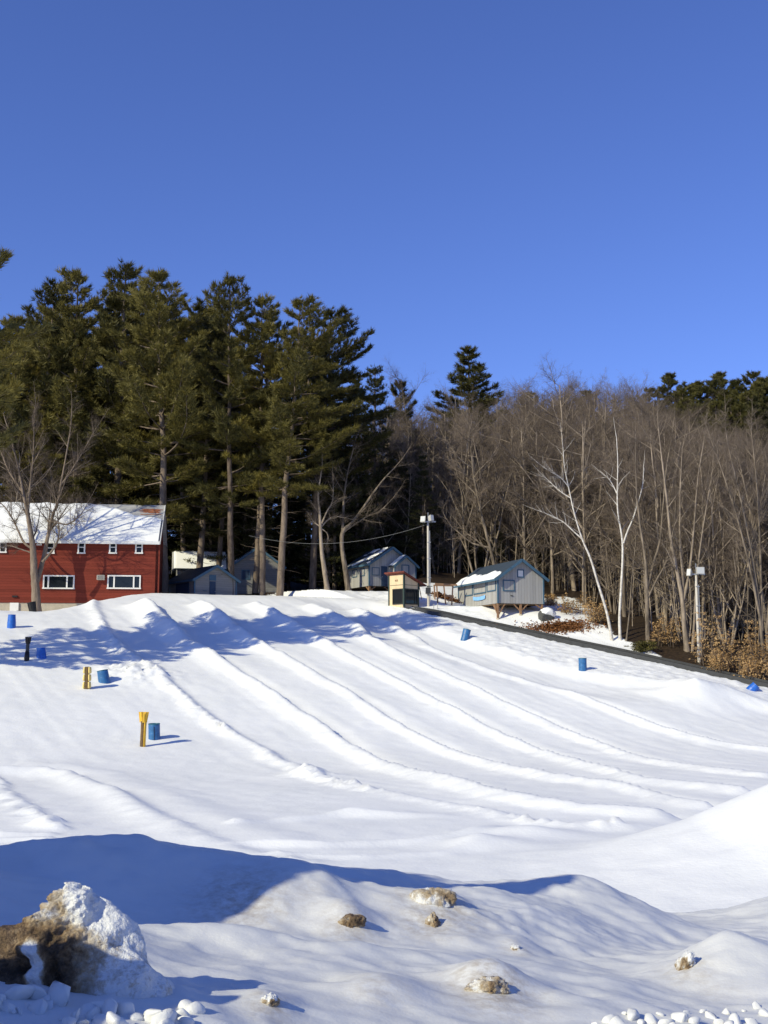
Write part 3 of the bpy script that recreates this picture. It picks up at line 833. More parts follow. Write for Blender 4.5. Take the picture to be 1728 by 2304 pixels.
PG = 'tall pines in the stand behind the house and cabins'
pines = [  # base u, top u, top v, distance, variant, width, label
    (8, -12, 690, 113, 2, 1.1, 'tall pine cut by the left picture edge above the red house'),
    (88, 77, 640, 115, 3, 1.0, 'tall pine with a ragged open top behind the red house'),
    (165, 160, 612, 114, 1, .95, 'tall slim pine behind the middle of the red house roof'),
    (262, 259, 587, 113, 5, 1.15, 'tallest pine of the stand, behind the red house'),
    (371, 357, 600, 105, 2, 1.05, 'broad full pine beside the right end of the red house'),
    (520, 518, 617, 104, 0, .85, 'pine with a narrow leading shoot, trunk right of the dark shed'),
    (592, 617, 660, 106, 1, .9, 'slim pine with pale trunk before the snowy cabin'),
    (576, 560, 690, 107, 3, .9, 'straight thin pine close beside the snowy cabin gable'),
    (628, 672, 668, 103, 4, 1.0, 'pine with thick pale trunk leaning right, clear of the cabins'),
    (700, 741, 690, 110, 4, 1.05, 'pine with long boughs reaching out over the bare wood'),
    (450, 440, 700, 109, 5, 1.0, 'thin pine behind the dark low shed roof'),
    (414, 410, 720, 113, 0, .9, 'pine standing back between the red house and the shed'),
    (489, 470, 740, 111, 3, .9, 'slender pine rising behind the snow covered cabin roof'),
    (320, 305, 690, 118, 1, 1.0, 'shaded pine behind the broad full pine'),
    (30, 40, 740, 119, 0, 1.1, 'lower pine filling the gap above the red house roof'),
    (130, 118, 690, 122, 2, 1.0, 'pine in the second row behind the red house'),
]
for i, (bu, tu, tv, Y, k, wd, lab) in enumerate(pines):
    x = (bu - 864) / F * Y * 1.0; z0 = hz(x, Y)
    top = W(tu, tv + 20, Y); H = top.z - z0
    rz = {4: -.3, 9: .2, 8: .1}.get(i, None)
    plant(PINE[k], 'pine_tree', 'pine tree', x, Y, H, 30, lab, PG, rz=(rz if rz is not None else None), lean=math.atan2(top.x - x, H), width=wd)
rng = random.Random(9)
# second and third rows, in the shade of the first
for i in range(30):
    Y = rng.uniform(116, 148); u = rng.uniform(-120, 790); x = (u - 864) / F * Y
    tv = np.interp(u, [-100, 260, 520, 700, 800], [760, 700, 745, 800, 900]) + rng.uniform(0, 90)
    plant(PINE[rng.randrange(6)] if rng.random() < .6 else HEM[rng.randrange(2)], 'pine_tree', 'pine tree', x, Y, max(12, W(u, tv, Y).z - hz(x, Y)), 28, 'shaded evergreen deep in the stand behind the front row of pines', 'evergreens deep in the stand', rng=rng)
for i in range(26):
    Y = rng.uniform(113, 135); u = rng.uniform(330, 1010); x = (u - 864) / F * Y
    tv = np.interp(u, [330, 700, 800, 900, 1010], [900, 880, 900, 960, 1060]) + rng.uniform(0, 110)
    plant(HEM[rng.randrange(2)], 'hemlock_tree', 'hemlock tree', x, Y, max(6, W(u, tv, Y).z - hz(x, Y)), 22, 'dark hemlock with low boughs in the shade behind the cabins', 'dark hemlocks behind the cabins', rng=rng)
rng = random.Random(33)
for i in range(34):
    Y = rng.uniform(98, 150); u = rng.uniform(985, 1760)
    if u > 1230 and rng.random() < .4: u = rng.uniform(985, 1230)
    x = (u - 864) / F * Y
    if x < 10 and Y < 108: Y += 12; x = (u - 864) / F * Y
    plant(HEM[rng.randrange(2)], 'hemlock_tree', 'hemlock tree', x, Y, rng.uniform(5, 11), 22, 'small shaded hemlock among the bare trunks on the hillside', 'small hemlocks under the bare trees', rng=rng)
rng = random.Random(35)
for i in range(22):
    Y = rng.uniform(132, 165); u = rng.uniform(330, 900); x = (u - 864) / F * Y
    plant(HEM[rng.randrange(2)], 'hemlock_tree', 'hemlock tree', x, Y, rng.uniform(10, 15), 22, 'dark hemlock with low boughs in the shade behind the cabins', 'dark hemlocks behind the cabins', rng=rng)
for (u, tv, Y, lab) in ((845, 838, 120, 'dark hemlock with drooping boughs at the right end of the pines'), (800, 860, 117, 'dark hemlock tucked under the boughs of the last pine')):
    x = (u - 864) / F * Y; plant(HEM[0], 'hemlock_tree', 'hemlock tree', x, Y, W(u, tv, Y).z - hz(x, Y), 22, lab)
for (u, tv, Y, k, wd, lab) in ((1065, 787, 150, 0, 1.3, 'lone broad pine standing high above the bare wood'), (897, 868, 150, 1, .8, 'small pine top showing left of the lone broad pine')):
    x = (u - 864) / F * Y; plant(LONE[k], 'pine_tree', 'pine tree', x, Y, W(u, tv, Y).z - hz(x, Y), 24, lab, width=wd, rz=1.0)
for i, (u, tv, Y) in enumerate(((1525, 850, 190), (1572, 872, 188), (1640, 848, 192), (1600, 880, 186), (1675, 862, 190), (1712, 846, 190), (1740, 860, 188), (1560, 905, 184), (1660, 905, 182), (1700, 890, 182), (1770, 850, 190), (1625, 910, 180), (1480, 880, 196), (1330, 885, 198), (1205, 890, 190), (1548, 880, 185), (1590, 868, 187), (1618, 865, 189), (1655, 885, 187), (1690, 878, 187), (1725, 872, 186), (1755, 868, 187), (1580, 915, 180), (1680, 915, 180), (1715, 915, 179), (1750, 900, 181), (1505, 880, 192))):
    x = (u - 864) / F * Y; plant(LONE[1], 'pine_tree', 'pine tree', x, Y, W(u, tv, Y).z - hz(x, Y), 24, 'pine on the hilltop above the bare wood, far right', 'pines on the far hilltop', width=1.1)
# the pines whose shadows lie across the head of the slope
for (x, y, H, k, lab) in ((-27.7, 67.6, 27.0, 4, 'near pine at the left picture edge, only its bough tips in view'), (-33.5, 62.5, 25, 3, 'pine beyond the left picture edge'), (-28.6, 62.6, 19, 1, 'pine beyond the left picture edge')):
    plant(PINE[k], 'pine_tree', 'pine tree', x, y, H, 30, lab, None if 'near' in lab else 'pines beyond the left edge', rz=0 if k == 4 else None, width=1.1)

# bare wood on the hillside
BG_ = 'bare hardwoods on the hillside'
pts = []
rng = random.Random(21)
tries = 0
while len(pts) < 285 and tries < 20000:
    tries += 1
    Y = 82 + 105 * rng.random() ** 1.25; u = rng.uniform(770, 1830); x = (u - 864) / F * Y
    d, s, t, L = pdist(np.array([x]), np.array([Y]), CARPET); sd = -d[0] * s[0]
    edge = -7.5 if x > 17 else (-14 if x > 6 else -17)
    if sd > edge: continue
    if x < 8 and Y < 111: continue
    if u < 960 and rng.random() < .55: continue
    md = 1.5 + .012 * (Y - 80)
    if any((x - a) ** 2 + (Y - b) ** 2 < md * md for a, b in pts): continue
    pts.append((x, Y))
for (x, Y) in pts:
    u = 864 + x / Y * F
    sky = np.interp(u, [770, 860, 940, 1100, 1250, 1450, 1530, 1600, 1728, 1830], [890, 870, 900, 865, 838, 835, 890, 935, 945, 945])
    H = min(rng.uniform(14, 21) if Y < 125 else rng.uniform(22, 32), max(7, W(u, sky + rng.uniform(0, 60), Y).z - hz(x, Y)))
    plant(BARE[rng.randrange(len(BARE))], 'bare_tree', 'bare tree', x, Y, H, 17, 'leafless grey brown hardwood in the wood climbing the hillside', BG_, rng=rng, width=rng.uniform(.85, 1.15))
for i in range(230):
    for _ in range(50):
        Y = rng.uniform(79, 124); u = rng.uniform(930, 1760); x = (u - 864) / F * Y
        d, s, t, L = pdist(np.array([x]), np.array([Y]), CARPET); sd = -d[0] * s[0]
        if sd < (-5.5 if x > 19 else -14) and not (x < 10 and Y < 107): break
    plant(SAP[i % 2], 'bare_sapling', 'sapling', x, Y, rng.uniform(3, 9), 6, 'thin leafless sapling among the trunks at the edge of the wood', 'saplings at the edge of the wood', rng=rng)
for i, (u, Y, H) in enumerate(((20, 110, 17), (60, 113, 18), (130, 111, 17), (190, 112, 16), (235, 110, 14), (-30, 112, 18), (95, 108.5, 14.5))):
    plant(BARE[i % 8], 'bare_tree', 'bare tree', (u - 864) / F * Y, Y, H, 17, 'leafless reddish brown hardwood behind the red house roof', 'bare trees behind the red house', rng=rng)
x = (937 - 864) / F * 150
plant(BARE[2], 'bare_tree', 'bare tree', x, 150, W(937, 828, 150).z - hz(x, 150), 17, 'pale leafless tree against the sky left of the lone pine')

def skeleton_tree(name, label, cat, stems, Y, mats, seed, cfgkw, group=None, depthj=.8, r_end=.03, parent_fix=None):
    """a tree whose main stems follow measured outlines; the crown grows from them"""
    rng = random.Random(seed); cfg = dict(CFG); cfg.update(cfgkw)
    u0, v0 = stems[0][0][0]
    b = W(u0, v0, Y); b = Vector((b.x, Y, hz(b.x, Y)))
    t = thing(name, label, cat, b, 0, group)
    out = [[] for _ in range(5)]; Vt, Fq = [], []
    for si, (px, ra, rb, lv) in enumerate(stems):
        n = len(px); yo = 0 if si == 0 else rng.uniform(-depthj, depthj)
        P = []
        for i, (u, v) in enumerate(px):
            yy = Y + yo * min(1, i / 2.0); q = W(u, v, yy) - b
            if si == 0 and i == 0: q = Vector((0, 0, -.4))
            P.append(q)
        # smooth
        Q = []
        for i in range(n - 1):
            for k in range(4):
                s = k / 4; p0, p1, p2, p3 = P[max(i - 1, 0)], P[i], P[i + 1], P[min(i + 2, n - 1)]
                Q.append(.5 * ((2 * p1) + (p2 - p0) * s + (2 * p0 - 5 * p1 + 4 * p2 - p3) * s * s + (3 * p1 - p0 - 3 * p2 + p3) * s ** 3))
        Q.append(P[-1]); m_ = len(Q)
        rad = [(ra + (rb - ra) * (i / (m_ - 1)) ** .8) for i in range(m_)]
        if si == 0: rad[0] *= 1.35; rad[1] *= 1.18
        poly_tube(Q, rad, 9, Vt, Fq, [[rng.gauss(0, .05) for _ in range(9)] for _ in range(m_)])
        tot = sum((Q[i + 1] - Q[i]).length for i in range(m_ - 1))
        for i in range(1, m_):
            f = i / m_
            if f < lv[0]: continue
            kk = lv[1] * 4 / m_ ; kk = int(kk) + (rng.random() < kk - int(kk))
            d = (Q[i] - Q[i - 1]).normalized()
            for _ in range(kk):
                ax = d.orthogonal(); ax.rotate(Matrix.Rotation(rng.uniform(0, 6.283), 3, d))
                an = R(rng.uniform(*lv[2])); dd = d * math.cos(an) + ax * math.sin(an)
                LL = lv[3] * rng.uniform(.5, 1.2) * (1 - .5 * f)
                limb(rng, Q[i], dd, LL, min(rad[i] * .6, max(.018, LL * .017)), 1, out, cfg)
        limb(rng, Q[-1], (Q[-1] - Q[-2]).normalized(), lv[3] * .8, rb, 1, out, cfg)
    V1, q1 = tubes(out[1], 6); base = sum(len(v) for v in Vt)
    mesh_np('trunk', np.concatenate(Vt + [V1]), [np.array(Fq), q1 + base], mats[0], t)
    V2, q2 = tubes(out[2], 4); V3, q3 = tubes(out[3] + out[4], 3)
    mesh_np('crown', np.concatenate([V2, V3]), [q2, q3 + len(V2)], mats[1], t)
    return t
ac, bc = ((20, 45), (25, 55)), 0
mk = dict(kids=(0, 7, 5, 4, 0), up=(.05, .10, .08, .06, .04), rmin=.013)
skeleton_tree('maple_tree', 'big forked leafless maple standing in front of the red house', 'bare tree', [
    ([(84, 1362), (80, 1325), (77, 1290), (75, 1255), (72, 1216), (66, 1180), (61, 1149), (52, 1108), (38, 1040), (20, 968)], .42, .05, (.42, 5, (20, 50), 4.2)),
    ([(82, 1310), (90, 1285), (99, 1250), (106, 1215), (113, 1182), (122, 1150), (129, 1137), (136, 1092), (145, 1047), (158, 970)], .23, .05, (.35, 5, (20, 50), 4.2)),
    ([(62, 1155), (66, 1110), (72, 1060), (76, 1000), (77, 930)], .14, .03, (.2, 6, (18, 42), 3.4)),
    ([(95, 1265), (112, 1246), (128, 1222), (133, 1190), (128, 1150)], .12, .04, (.4, 5, (25, 60), 3.4)),
    ([(75, 1235), (55, 1222), (40, 1192), (30, 1170), (10, 1140), (-15, 1120)], .12, .03, (.3, 6, (25, 60), 3.0)),
    ([(74, 1245), (45, 1235), (20, 1228), (-5, 1234)], .07, .02, (.3, 5, (25, 60), 2.0)),
    ([(118, 1170), (150, 1180), (180, 1160), (195, 1135)], .08, .02, (.3, 6, (25, 60), 2.6)),
    ([(136, 1092), (160, 1060), (190, 1010), (215, 965)], .08, .02, (.15, 7, (20, 45), 2.6)),
    ([(52, 1108), (20, 1060), (0, 1010), (-20, 960)], .09, .02, (.15, 7, (20, 45), 2.6)),
], 93.5, (M['maple_bark'], M['twig']), 41, mk)
bk = dict(kids=(0, 5, 4, 3, 0), rmin=.012)
skeleton_tree('birch_tree', 'white birch leaning left, the longer of the pair by the conveyor', 'birch tree', [
    ([(1379, 1449), (1366, 1381), (1345, 1311), (1328, 1255), (1310, 1213), (1293, 1158), (1279, 1095), (1270, 1050), (1267, 1010)], .125, .025, (.45, 4, (25, 50), 2.6)),
    ([(1310, 1213), (1290, 1195), (1268, 1175), (1240, 1160), (1215, 1150)], .07, .02, (.3, 4, (25, 55), 1.8)),
    ([(1279, 1095), (1262, 1075), (1240, 1062), (1222, 1050)], .05, .015, (.2, 5, (25, 50), 1.6)),
    ([(1283, 1120), (1260, 1105), (1235, 1082), (1222, 1070)], .05, .015, (.2, 5, (25, 50), 1.6)),
], 88.0, (M['birch'], M['twig']), 43, bk)
skeleton_tree('birch_tree', 'upright white birch with a forked right arm by the conveyor', 'birch tree', [
    ([(1396, 1453), (1394, 1388), (1398, 1318), (1401, 1248), (1399, 1206), (1390, 1151), (1389, 1095), (1390, 1039), (1387, 985)], .125, .025, (.45, 3, (25, 50), 2.2)),
    ([(1403, 1222), (1412, 1195), (1425, 1165), (1436, 1130), (1446, 1090), (1448, 1050)], .08, .02, (.3, 3, (20, 45), 1.6)),
    ([(1388, 1110), (1372, 1080), (1352, 1062)], .05, .015, (.2, 4, (20, 45), 1.4)),
], 88.0, (M['birch'], M['twig']), 44, bk)
gk = dict(kids=(0, 6, 5, 3, 0), rmin=.013)
skeleton_tree('bare_tree', 'thin pale leaning sapling trunk just right of the birches', 'bare tree', [([(1408, 1456), (1416, 1380), (1422, 1300), (1430, 1224), (1432, 1180)], .07, .02, (.5, 4, (20, 45), 1.5))], 87.8, (M['grey_bark'], M['twig']), 45, gk)
skeleton_tree('bare_tree', 'forked grey hardwood between the birches and the right lamp pole', 'bare tree', [
    ([(1459, 1474), (1457, 1400), (1455, 1320), (1452, 1260), (1440, 1180), (1432, 1100), (1430, 1010)], .20, .03, (.4, 5, (22, 50), 3.2)),
    ([(1455, 1330), (1470, 1270), (1485, 1215), (1492, 1140), (1500, 1050), (1512, 985)], .13, .03, (.3, 5, (22, 50), 3.0)),
    ([(1458, 1345), (1480, 1300), (1500, 1262), (1515, 1200), (1520, 1130)], .09, .02, (.3, 5, (22, 50), 2.4))], 87.0, (M['grey_bark'], M['twig']), 46, gk)
skeleton_tree('bare_tree', 'clump of grey stems directly left of the right lamp pole', 'bare tree', [
    ([(1548, 1500), (1541, 1420), (1535, 1350), (1524, 1290), (1510, 1215), (1500, 1120), (1490, 1040), (1482, 970)], .24, .03, (.35, 5, (18, 42), 3.0)),
    ([(1535, 1360), (1536, 1300), (1530, 1220), (1530, 1120), (1535, 1010)], .13, .03, (.3, 5, (18, 42), 2.8)),
    ([(1538, 1350), (1552, 1280), (1562, 1180), (1570, 1080), (1585, 985)], .13, .03, (.3, 5, (18, 42), 2.8)),
    ([(1556, 1500), (1562, 1400), (1568, 1300), (1580, 1200), (1600, 1080)], .13, .03, (.3, 5, (18, 42), 2.6))], 85.6, (M['grey_bark'], M['twig']), 47, gk)
skeleton_tree('bare_tree', 'fan shaped clump of upright stems nearest the right picture edge', 'bare tree', [
    ([(1722, 1540), (1715, 1440), (1705, 1340), (1690, 1240), (1668, 1130), (1640, 1010), (1632, 960)], .16, .03, (.3, 6, (15, 38), 3.0)),
    ([(1715, 1420), (1712, 1300), (1708, 1180), (1700, 1060), (1690, 970)], .12, .03, (.3, 6, (15, 38), 3.0)),
    ([(1712, 1400), (1690, 1290), (1660, 1170), (1625, 1060), (1600, 990)], .11, .03, (.3, 6, (15, 38), 3.0)),
    ([(1726, 1420), (1735, 1300), (1745, 1150), (1750, 1000)], .12, .03, (.3, 6, (15, 38), 3.0))], 83.0, (M['grey_bark'], M['twig']), 48, gk)
skeleton_tree('bare_tree', 'crooked hardwood with knotted fork left of the blue trimmed cabin', 'bare tree', [
    ([(738, 1342), (731, 1290), (724, 1240), (721, 1190), (719, 1150), (716, 1115), (722, 1070)], .27, .05, (.6, 4, (30, 65), 2.6)),
    ([(721, 1188), (735, 1172), (752, 1162), (775, 1165)], .08, .03, (.3, 4, (30, 65), 1.6)),
    ([(721, 1185), (708, 1176), (700, 1165)], .08, .02, (.3, 4, (30, 65), 1.2)),
    ([(724, 1190), (736, 1200), (738, 1215), (732, 1232)], .05, .02, (.5, 3, (30, 65), .8)),
    ([(724, 1178), (736, 1150), (748, 1128), (750, 1090)], .08, .03, (.3, 4, (30, 60), 2.2))], 103, (M['grey_bark'], M['twig']), 49, gk)
skeleton_tree('bare_tree', 'forked hardwood with one long right limb beside the blue trimmed cabin', 'bare tree', [
    ([(785, 1336), (780, 1300), (774, 1262), (769, 1225), (772, 1195), (790, 1178), (812, 1150), (838, 1112), (862, 1080), (890, 1050)], .30, .05, (.45, 5, (25, 60), 3.4)),
    ([(771, 1205), (772, 1160), (775, 1110), (783, 1060), (795, 1010)], .17, .04, (.3, 5, (25, 60), 3.2)),
    ([(775, 1196), (800, 1178), (830, 1160), (855, 1150), (885, 1120)], .10, .03, (.3, 5, (25, 60), 2.6))], 104, (M['grey_bark'], M['twig']), 50, gk)

# saplings that kept their tan leaves, and leaf drifts
def leafy(name, label, cat, u, v, w, h, seed, dY=0, group='beech saplings with tan leaves', mat='beech_leaf', n=250):
    rng = random.Random(seed)
    p = W(u, v, 1); hit = ray_hit(u, v, lambda a, b: hsnow(a, b)) or (p.x * 85, 85)
    Y = hit[1] + dY; x = (u - 864) / F * Y
    t = thing(name, label, cat, (x, Y, hz(x, Y)), 0, group)
    S, T = [], []
    for k in range(int(5 + w * 2.2)):
        ox, oy = rng.uniform(-w / 2, w / 2) * .8, rng.uniform(-.8, .8)
        hh = h * rng.uniform(.55, 1.05); p = Vector((ox, oy, -.2)); d = Vector((rng.gauss(0, .12), rng.gauss(0, .12), 1))
        ns = 8
        for i in range(ns):
            d = (d + rvec(rng) * .07).normalized(); q = p + d * hh / ns; S.append((*p, *q, .022 * (1 - i / ns) + .006, .022 * (1 - (i + 1) / ns) + .005)); p = q
            if i > 0:
                for _ in range(3):
                    a = rng.uniform(0, 6.28); L = rng.uniform(.3, 1.0) * (1.2 - i / ns)
                    e = p + Vector((math.cos(a) * L, math.sin(a) * L, rng.uniform(-.05, .25) * L)); S.append((*p, *e, .008, .004))
                    for m_ in range(int(n / 220) + 1):
                        c = p.lerp(e, rng.uniform(.25, 1.05)); T.append((*c, math.cos(a), math.sin(a), -.25, rng.uniform(.7, 1.3)))
    V, q = tubes(S, 3); mesh_np('stem', V, [q], M['twig'], t)
    V, f = blades(T, 3, .13, .085, seed, -.2, .9); mesh_np('leaves', V, [f], M[mat], t, smooth=False)
    return t
for i, (u, v, w, h, dY, lab) in enumerate(((1290, 1398, 2.2, 2.0, 3, 'tan leaved sapling uphill of the dark boulder'), (1335, 1425, 2.6, 2.2, 2.2, 'tan leaved sapling between the boulder and the birches'), (1235, 1380, 1.4, 1.2, 5, 'small tan leaved sapling close behind the dark boulder'),
                                            (1500, 1475, 2.2, 2.6, 2.0, 'tan leaved sapling left of the grey stem clump'), (1600, 1510, 2.2, 4.0, 1.5, 'tan leaved sapling right beside the lamp pole'), (1650, 1525, 3.0, 4.2, 1.6, 'tallest tan leaved sapling, right of the lamp pole'), (1700, 1535, 2.6, 3.2, 1.8, 'tan leaved sapling near the right picture edge'), (1620, 1518, 2.0, 1.8, .6, 'low tan leaved sapling along the conveyor rail'), (1680, 1532, 2.0, 1.6, .5, 'low tan leaved sapling against the conveyor at the far right'))):
    leafy('beech_sapling', lab, 'sapling', u, v, w, h, 500 + i, dY)
leafy('evergreen_bush', 'small yellow green bush at the foot of the birches', 'bush', 1440, 1468, 1.1, .9, 560, .6, None, 'pine', 900)
def drift(u, v, w, d, n, seed, label):
    rg = np.random.default_rng(seed); h = G(u, v)
    xx, yy = rg.normal(0, w / 2, n) + h.x, rg.normal(0, d / 2, n) + h.y
    z = hsnow(xx, yy) + rg.uniform(.01, .10, n)
    a = rg.uniform(0, 6.28, n)
    T = np.stack([xx, yy, z, np.cos(a), np.sin(a), rg.uniform(-.2, .5, n), rg.uniform(.8, 1.6, n)], 1)
    V, f = blades(T, 2, .15, .12, seed, .1, .7)
    o = mesh_np('fallen_leaves', V, [f], M['litter_leaf'], smooth=False); o['kind'] = 'stuff'; o['label'] = label; o['category'] = 'leaves'
drift(1262, 1412, 2.8, 1.3, 1100, 571, 'rust brown fallen leaves on the snow below the dark boulder')
drift(1002, 1346, 1.3, .5, 500, 572, 'rust brown leaves under the wooden rail left of the cabin')

# ------------------------------------------------------------------ red house
hy, hx0, hx1 = 97.0, -50.0, -19.25
def ZV(v, Y): return W(864, v, Y).z
HR = R(6.5)
ox, oz = hx1, ZV(1358, hy)
house = thing('red_house', 'long red two storey house with snow covered roof and white windows', 'house', (hx1, hy, oz), HR)
hw = hx1 - hx0; eave = ZV(1213, hy) - oz; rise = 3.45; dep = 8.4
MB().prism([(0, 0), (dep, 0), (dep, eave), (dep / 2, eave + rise - .1), (0, eave)], 'x', -hw, 0).build('wall', M['red_siding'], house)
MB().box((-hw / 2, dep / 2, -1.0), (hw - .12, dep - .12, 1.995)).build('foundation', M['concrete'], house)
def roofz(y): return eave + .05 + rise * (1 - abs(y - dep / 2) / (dep / 2))
rx0, rx1 = -hw - .4, .34
rf = MB()
for s in (0, 1):
    y0 = -.45 if s == 0 else dep + .45
    rf.slab([(rx0, y0, roofz(y0)), (rx1, y0, roofz(y0)), (rx1, dep / 2, roofz(dep / 2)), (rx0, dep / 2, roofz(dep / 2))], .12)
rf.build('roof', M['shingle'], house)
MB().box(((rx0 + rx1) / 2, -.49, roofz(-.45) - .06), (rx1 - rx0, .05, .26)).build('eave_board', M['white_trim'], house)
tr = MB()
for s in (-.45, ):
    tr.beam((rx1 + .03, -.45, roofz(-.45) - .08), (rx1 + .03, dep / 2, roofz(dep / 2) - .08), .05, .24)
tr.build('rake_board', M['white_trim'], house)
# snow sheet on the front slope; the upper right corner has slid bare
def hX(u):
    k = (u - 864) / F; c_, s_ = math.cos(HR), math.sin(HR)
    return (k * hy - ox) / (c_ - k * s_)       # where the wall line meets the sight line
def hZ(v, u=200): return W(u, v, hy + hX(u) * math.sin(HR)).z - oz
def on_roof(x, s, lift):   # s 0 eave .. 1 ridge
    y = -.45 + s * (dep / 2 + .45); return (x, y, roofz(y) + lift)
nxs, nss = 150, 26
Vs, Fs = [], []
def snow_top(x):
    u = 864 + (x * math.cos(HR) + ox) / (hy + 3 + x * math.sin(HR)) * F
    return float(np.interp(u, [-500, 135, 215, 250, 300, 340, 362], [1.0, 1.0, 1.0, .90, .74, .64, .61])) - .015 * math.sin(x * 2.1) - .01 * math.sin(x * 5.3)
for i in range(nxs + 1):
    x = rx0 + (rx1 - .12 - rx0) * i / nxs; tp_ = snow_top(x)
    for j in range(nss + 1):
        s = j / nss
        th_ = .19 * min(1, s / .06 + .35) * min(1, (1 - s) / .05 + .12) * (1 + .18 * float(fbm(np.array([x]), np.array([s * 7]), 1.6, 5, 2)[0]))
        Vs.append(on_roof(x, .005 + s * (tp_ - .01), th_))
for i in range(nxs):
    for j in range(nss):
        a = i * (nss + 1) + j; Fs.append((a, a + nss + 1, a + nss + 2, a + 1))
sn = MB().add(Vs, Fs).build('roof_snow', M['roof_snow'], house, smooth=True)
# shingle loss
rp = random.Random(3); mb = MB()
for k in range(34):
    u = rp.gauss(324, 9); s = rp.gauss(.82, .045)
    if s < snow_top(hX(u)) + .03 or s > .95: continue
    x = hX(u); w_ = rp.uniform(.15, .5)
    mb.slab([on_roof(x - w_, s, .012 + k * .0006), on_roof(x + w_, s + .002, .012 + k * .0006), on_roof(x + w_, s + .018, .012 + k * .0006), on_roof(x - w_, s + .016, .012 + k * .0006)], .008)
mb.build('bare_patch', M['rust'], house)
def window(u0, u1, v0, v1, bars, parent=house, name='window', lab=None):
    x0, x1, z1, z0 = hX(u0), hX(u1), hZ(v0, u0), hZ(v1, u0); w_ = .11
    f = MB()
    f.box(((x0 + x1) / 2, -.05, z1 - w_ / 2), (x1 - x0, .12, w_)); f.box(((x0 + x1) / 2, -.06, z0 + w_ / 2), (x1 - x0 + .08, .14, w_))
    f.box((x0 + w_ / 2, -.05, (z0 + z1) / 2), (w_, .12, z1 - z0 - 2 * w_)); f.box((x1 - w_ / 2, -.05, (z0 + z1) / 2), (w_, .12, z1 - z0 - 2 * w_))
    for b_ in bars:
        if b_[0] == 'v': xx = x0 + (x1 - x0) * b_[1]; f.box((xx, -.045, (z0 + z1) / 2), (.12, .09, z1 - z0 - 2 * w_))
        else: f.box(((x0 + x1) / 2, -.045, z0 + (z1 - z0) * b_[1]), (x1 - x0 - 2 * w_, .09, .07))
    fo = f.build(name, M['white_trim'], parent)
    MB().box(((x0 + x1) / 2, -.012, (z0 + z1) / 2), (x1 - x0 - .12, .024, z1 - z0 - .12)).build('pane', M['glass'], fo)
for u in (180, 251, 310): window(u - 8.5, u + 8.5, 1218, 1246, [('h', .52)])
window(-6, 10.5, 1220, 1244, [('h', .5)])
window(100, 119, 1220, 1246, [('h', .5)])
window(79, 89, 1216, 1227, [])
window(96, 167, 1294, 1325, [('v', .17), ('v', .76)])
window(241, 316, 1294, 1325, [('v', .2), ('v', .79)])
window(-150, -80, 1294, 1325, [('v', .2), ('v', .79)])
ac_ = MB().box((hX(226.5), -.2, hZ(1300, 226)), (.62, .42, .40)).build('air_conditioner', M['lamp_white'], house, bevel=.02)
g_ = MB()
for k in range(5): g_.box((hX(226.5), -.415, hZ(1300, 226) - .14 + k * .07), (.52, .02, .028))
g_.build('grille', M['dark_frame'], ac_)
dr = MB().box((hX(33.5), -.03, hZ(1372, 33)), (.70, .08, 1.15)).build('basement_door', M['white_trim'], house)
MB().box((hX(33.5) + .25, -.09, hZ(1374, 33)), (.05, .05, .05)).build('handle', M['steel'], dr)
vt = MB().box((hX(34), -.06, hZ(1342, 34)), (.42, .12, .14)).build('wall_vent', M['black_plastic'], house)
MB().beam((hX(356), -.06, 0.05), (hX(356), -.06, eave - .1), .12, .07).build('corner_board', M['red_siding'], house)

# ------------------------------------------------------------------ cabins
def cabin(name, label, corner, rz, gw, ln, wh, rise, mats, over=.38, eo=.35, legs=None, legh=1.0, roof_mat='blue_roof', skirt=False):
    """gable end of width gw faces -y; length ln runs back along +y; corner = front left foot of the walls"""
    t = thing(name, label, 'cabin', corner, rz)
    MB().prism([(0, 0), (gw, 0), (gw, wh), (gw / 2, wh + rise), (0, wh)], 'y', 0, ln).build('wall', M[mats], t)
    sl = rise / (gw / 2); th_ = .09
    def rz_(x): return wh + rise - abs(x - gw / 2) * sl + .10
    r = MB()
    for sgn in (-1, 1):
        xe = gw / 2 + sgn * (gw / 2 + eo)
        r.slab([(xe, -over, rz_(xe)), (gw / 2, -over, rz_(gw / 2)), (gw / 2, ln + over, rz_(gw / 2)), (xe, ln + over, rz_(xe))], th_)
    r.build('roof', M[roof_mat], t)
    k = MB()
    for sgn in (-1, 1):
        xe = gw / 2 + sgn * (gw / 2 + eo)
        k.beam((xe, -over - .03, rz_(xe) - .11), (gw / 2, -over - .03, rz_(gw / 2) - .11), .05, .22)
    xe = -eo
    k.box((xe - .03, ln / 2, rz_(xe) - .10), (.05, ln + 2 * over - .06, .18))
    k.build('fascia', M['blue_trim'], t)
    for a, b_, w_ in ((-.025, -.025, .12), (gw + .02, -.02, .10), (-.02, ln + .02, .10)):
        MB().box((a, b_, wh / 2 - .02), (w_, w_, wh - .05)).build('corner_board', M['blue_trim'], t)
    return t, rz_
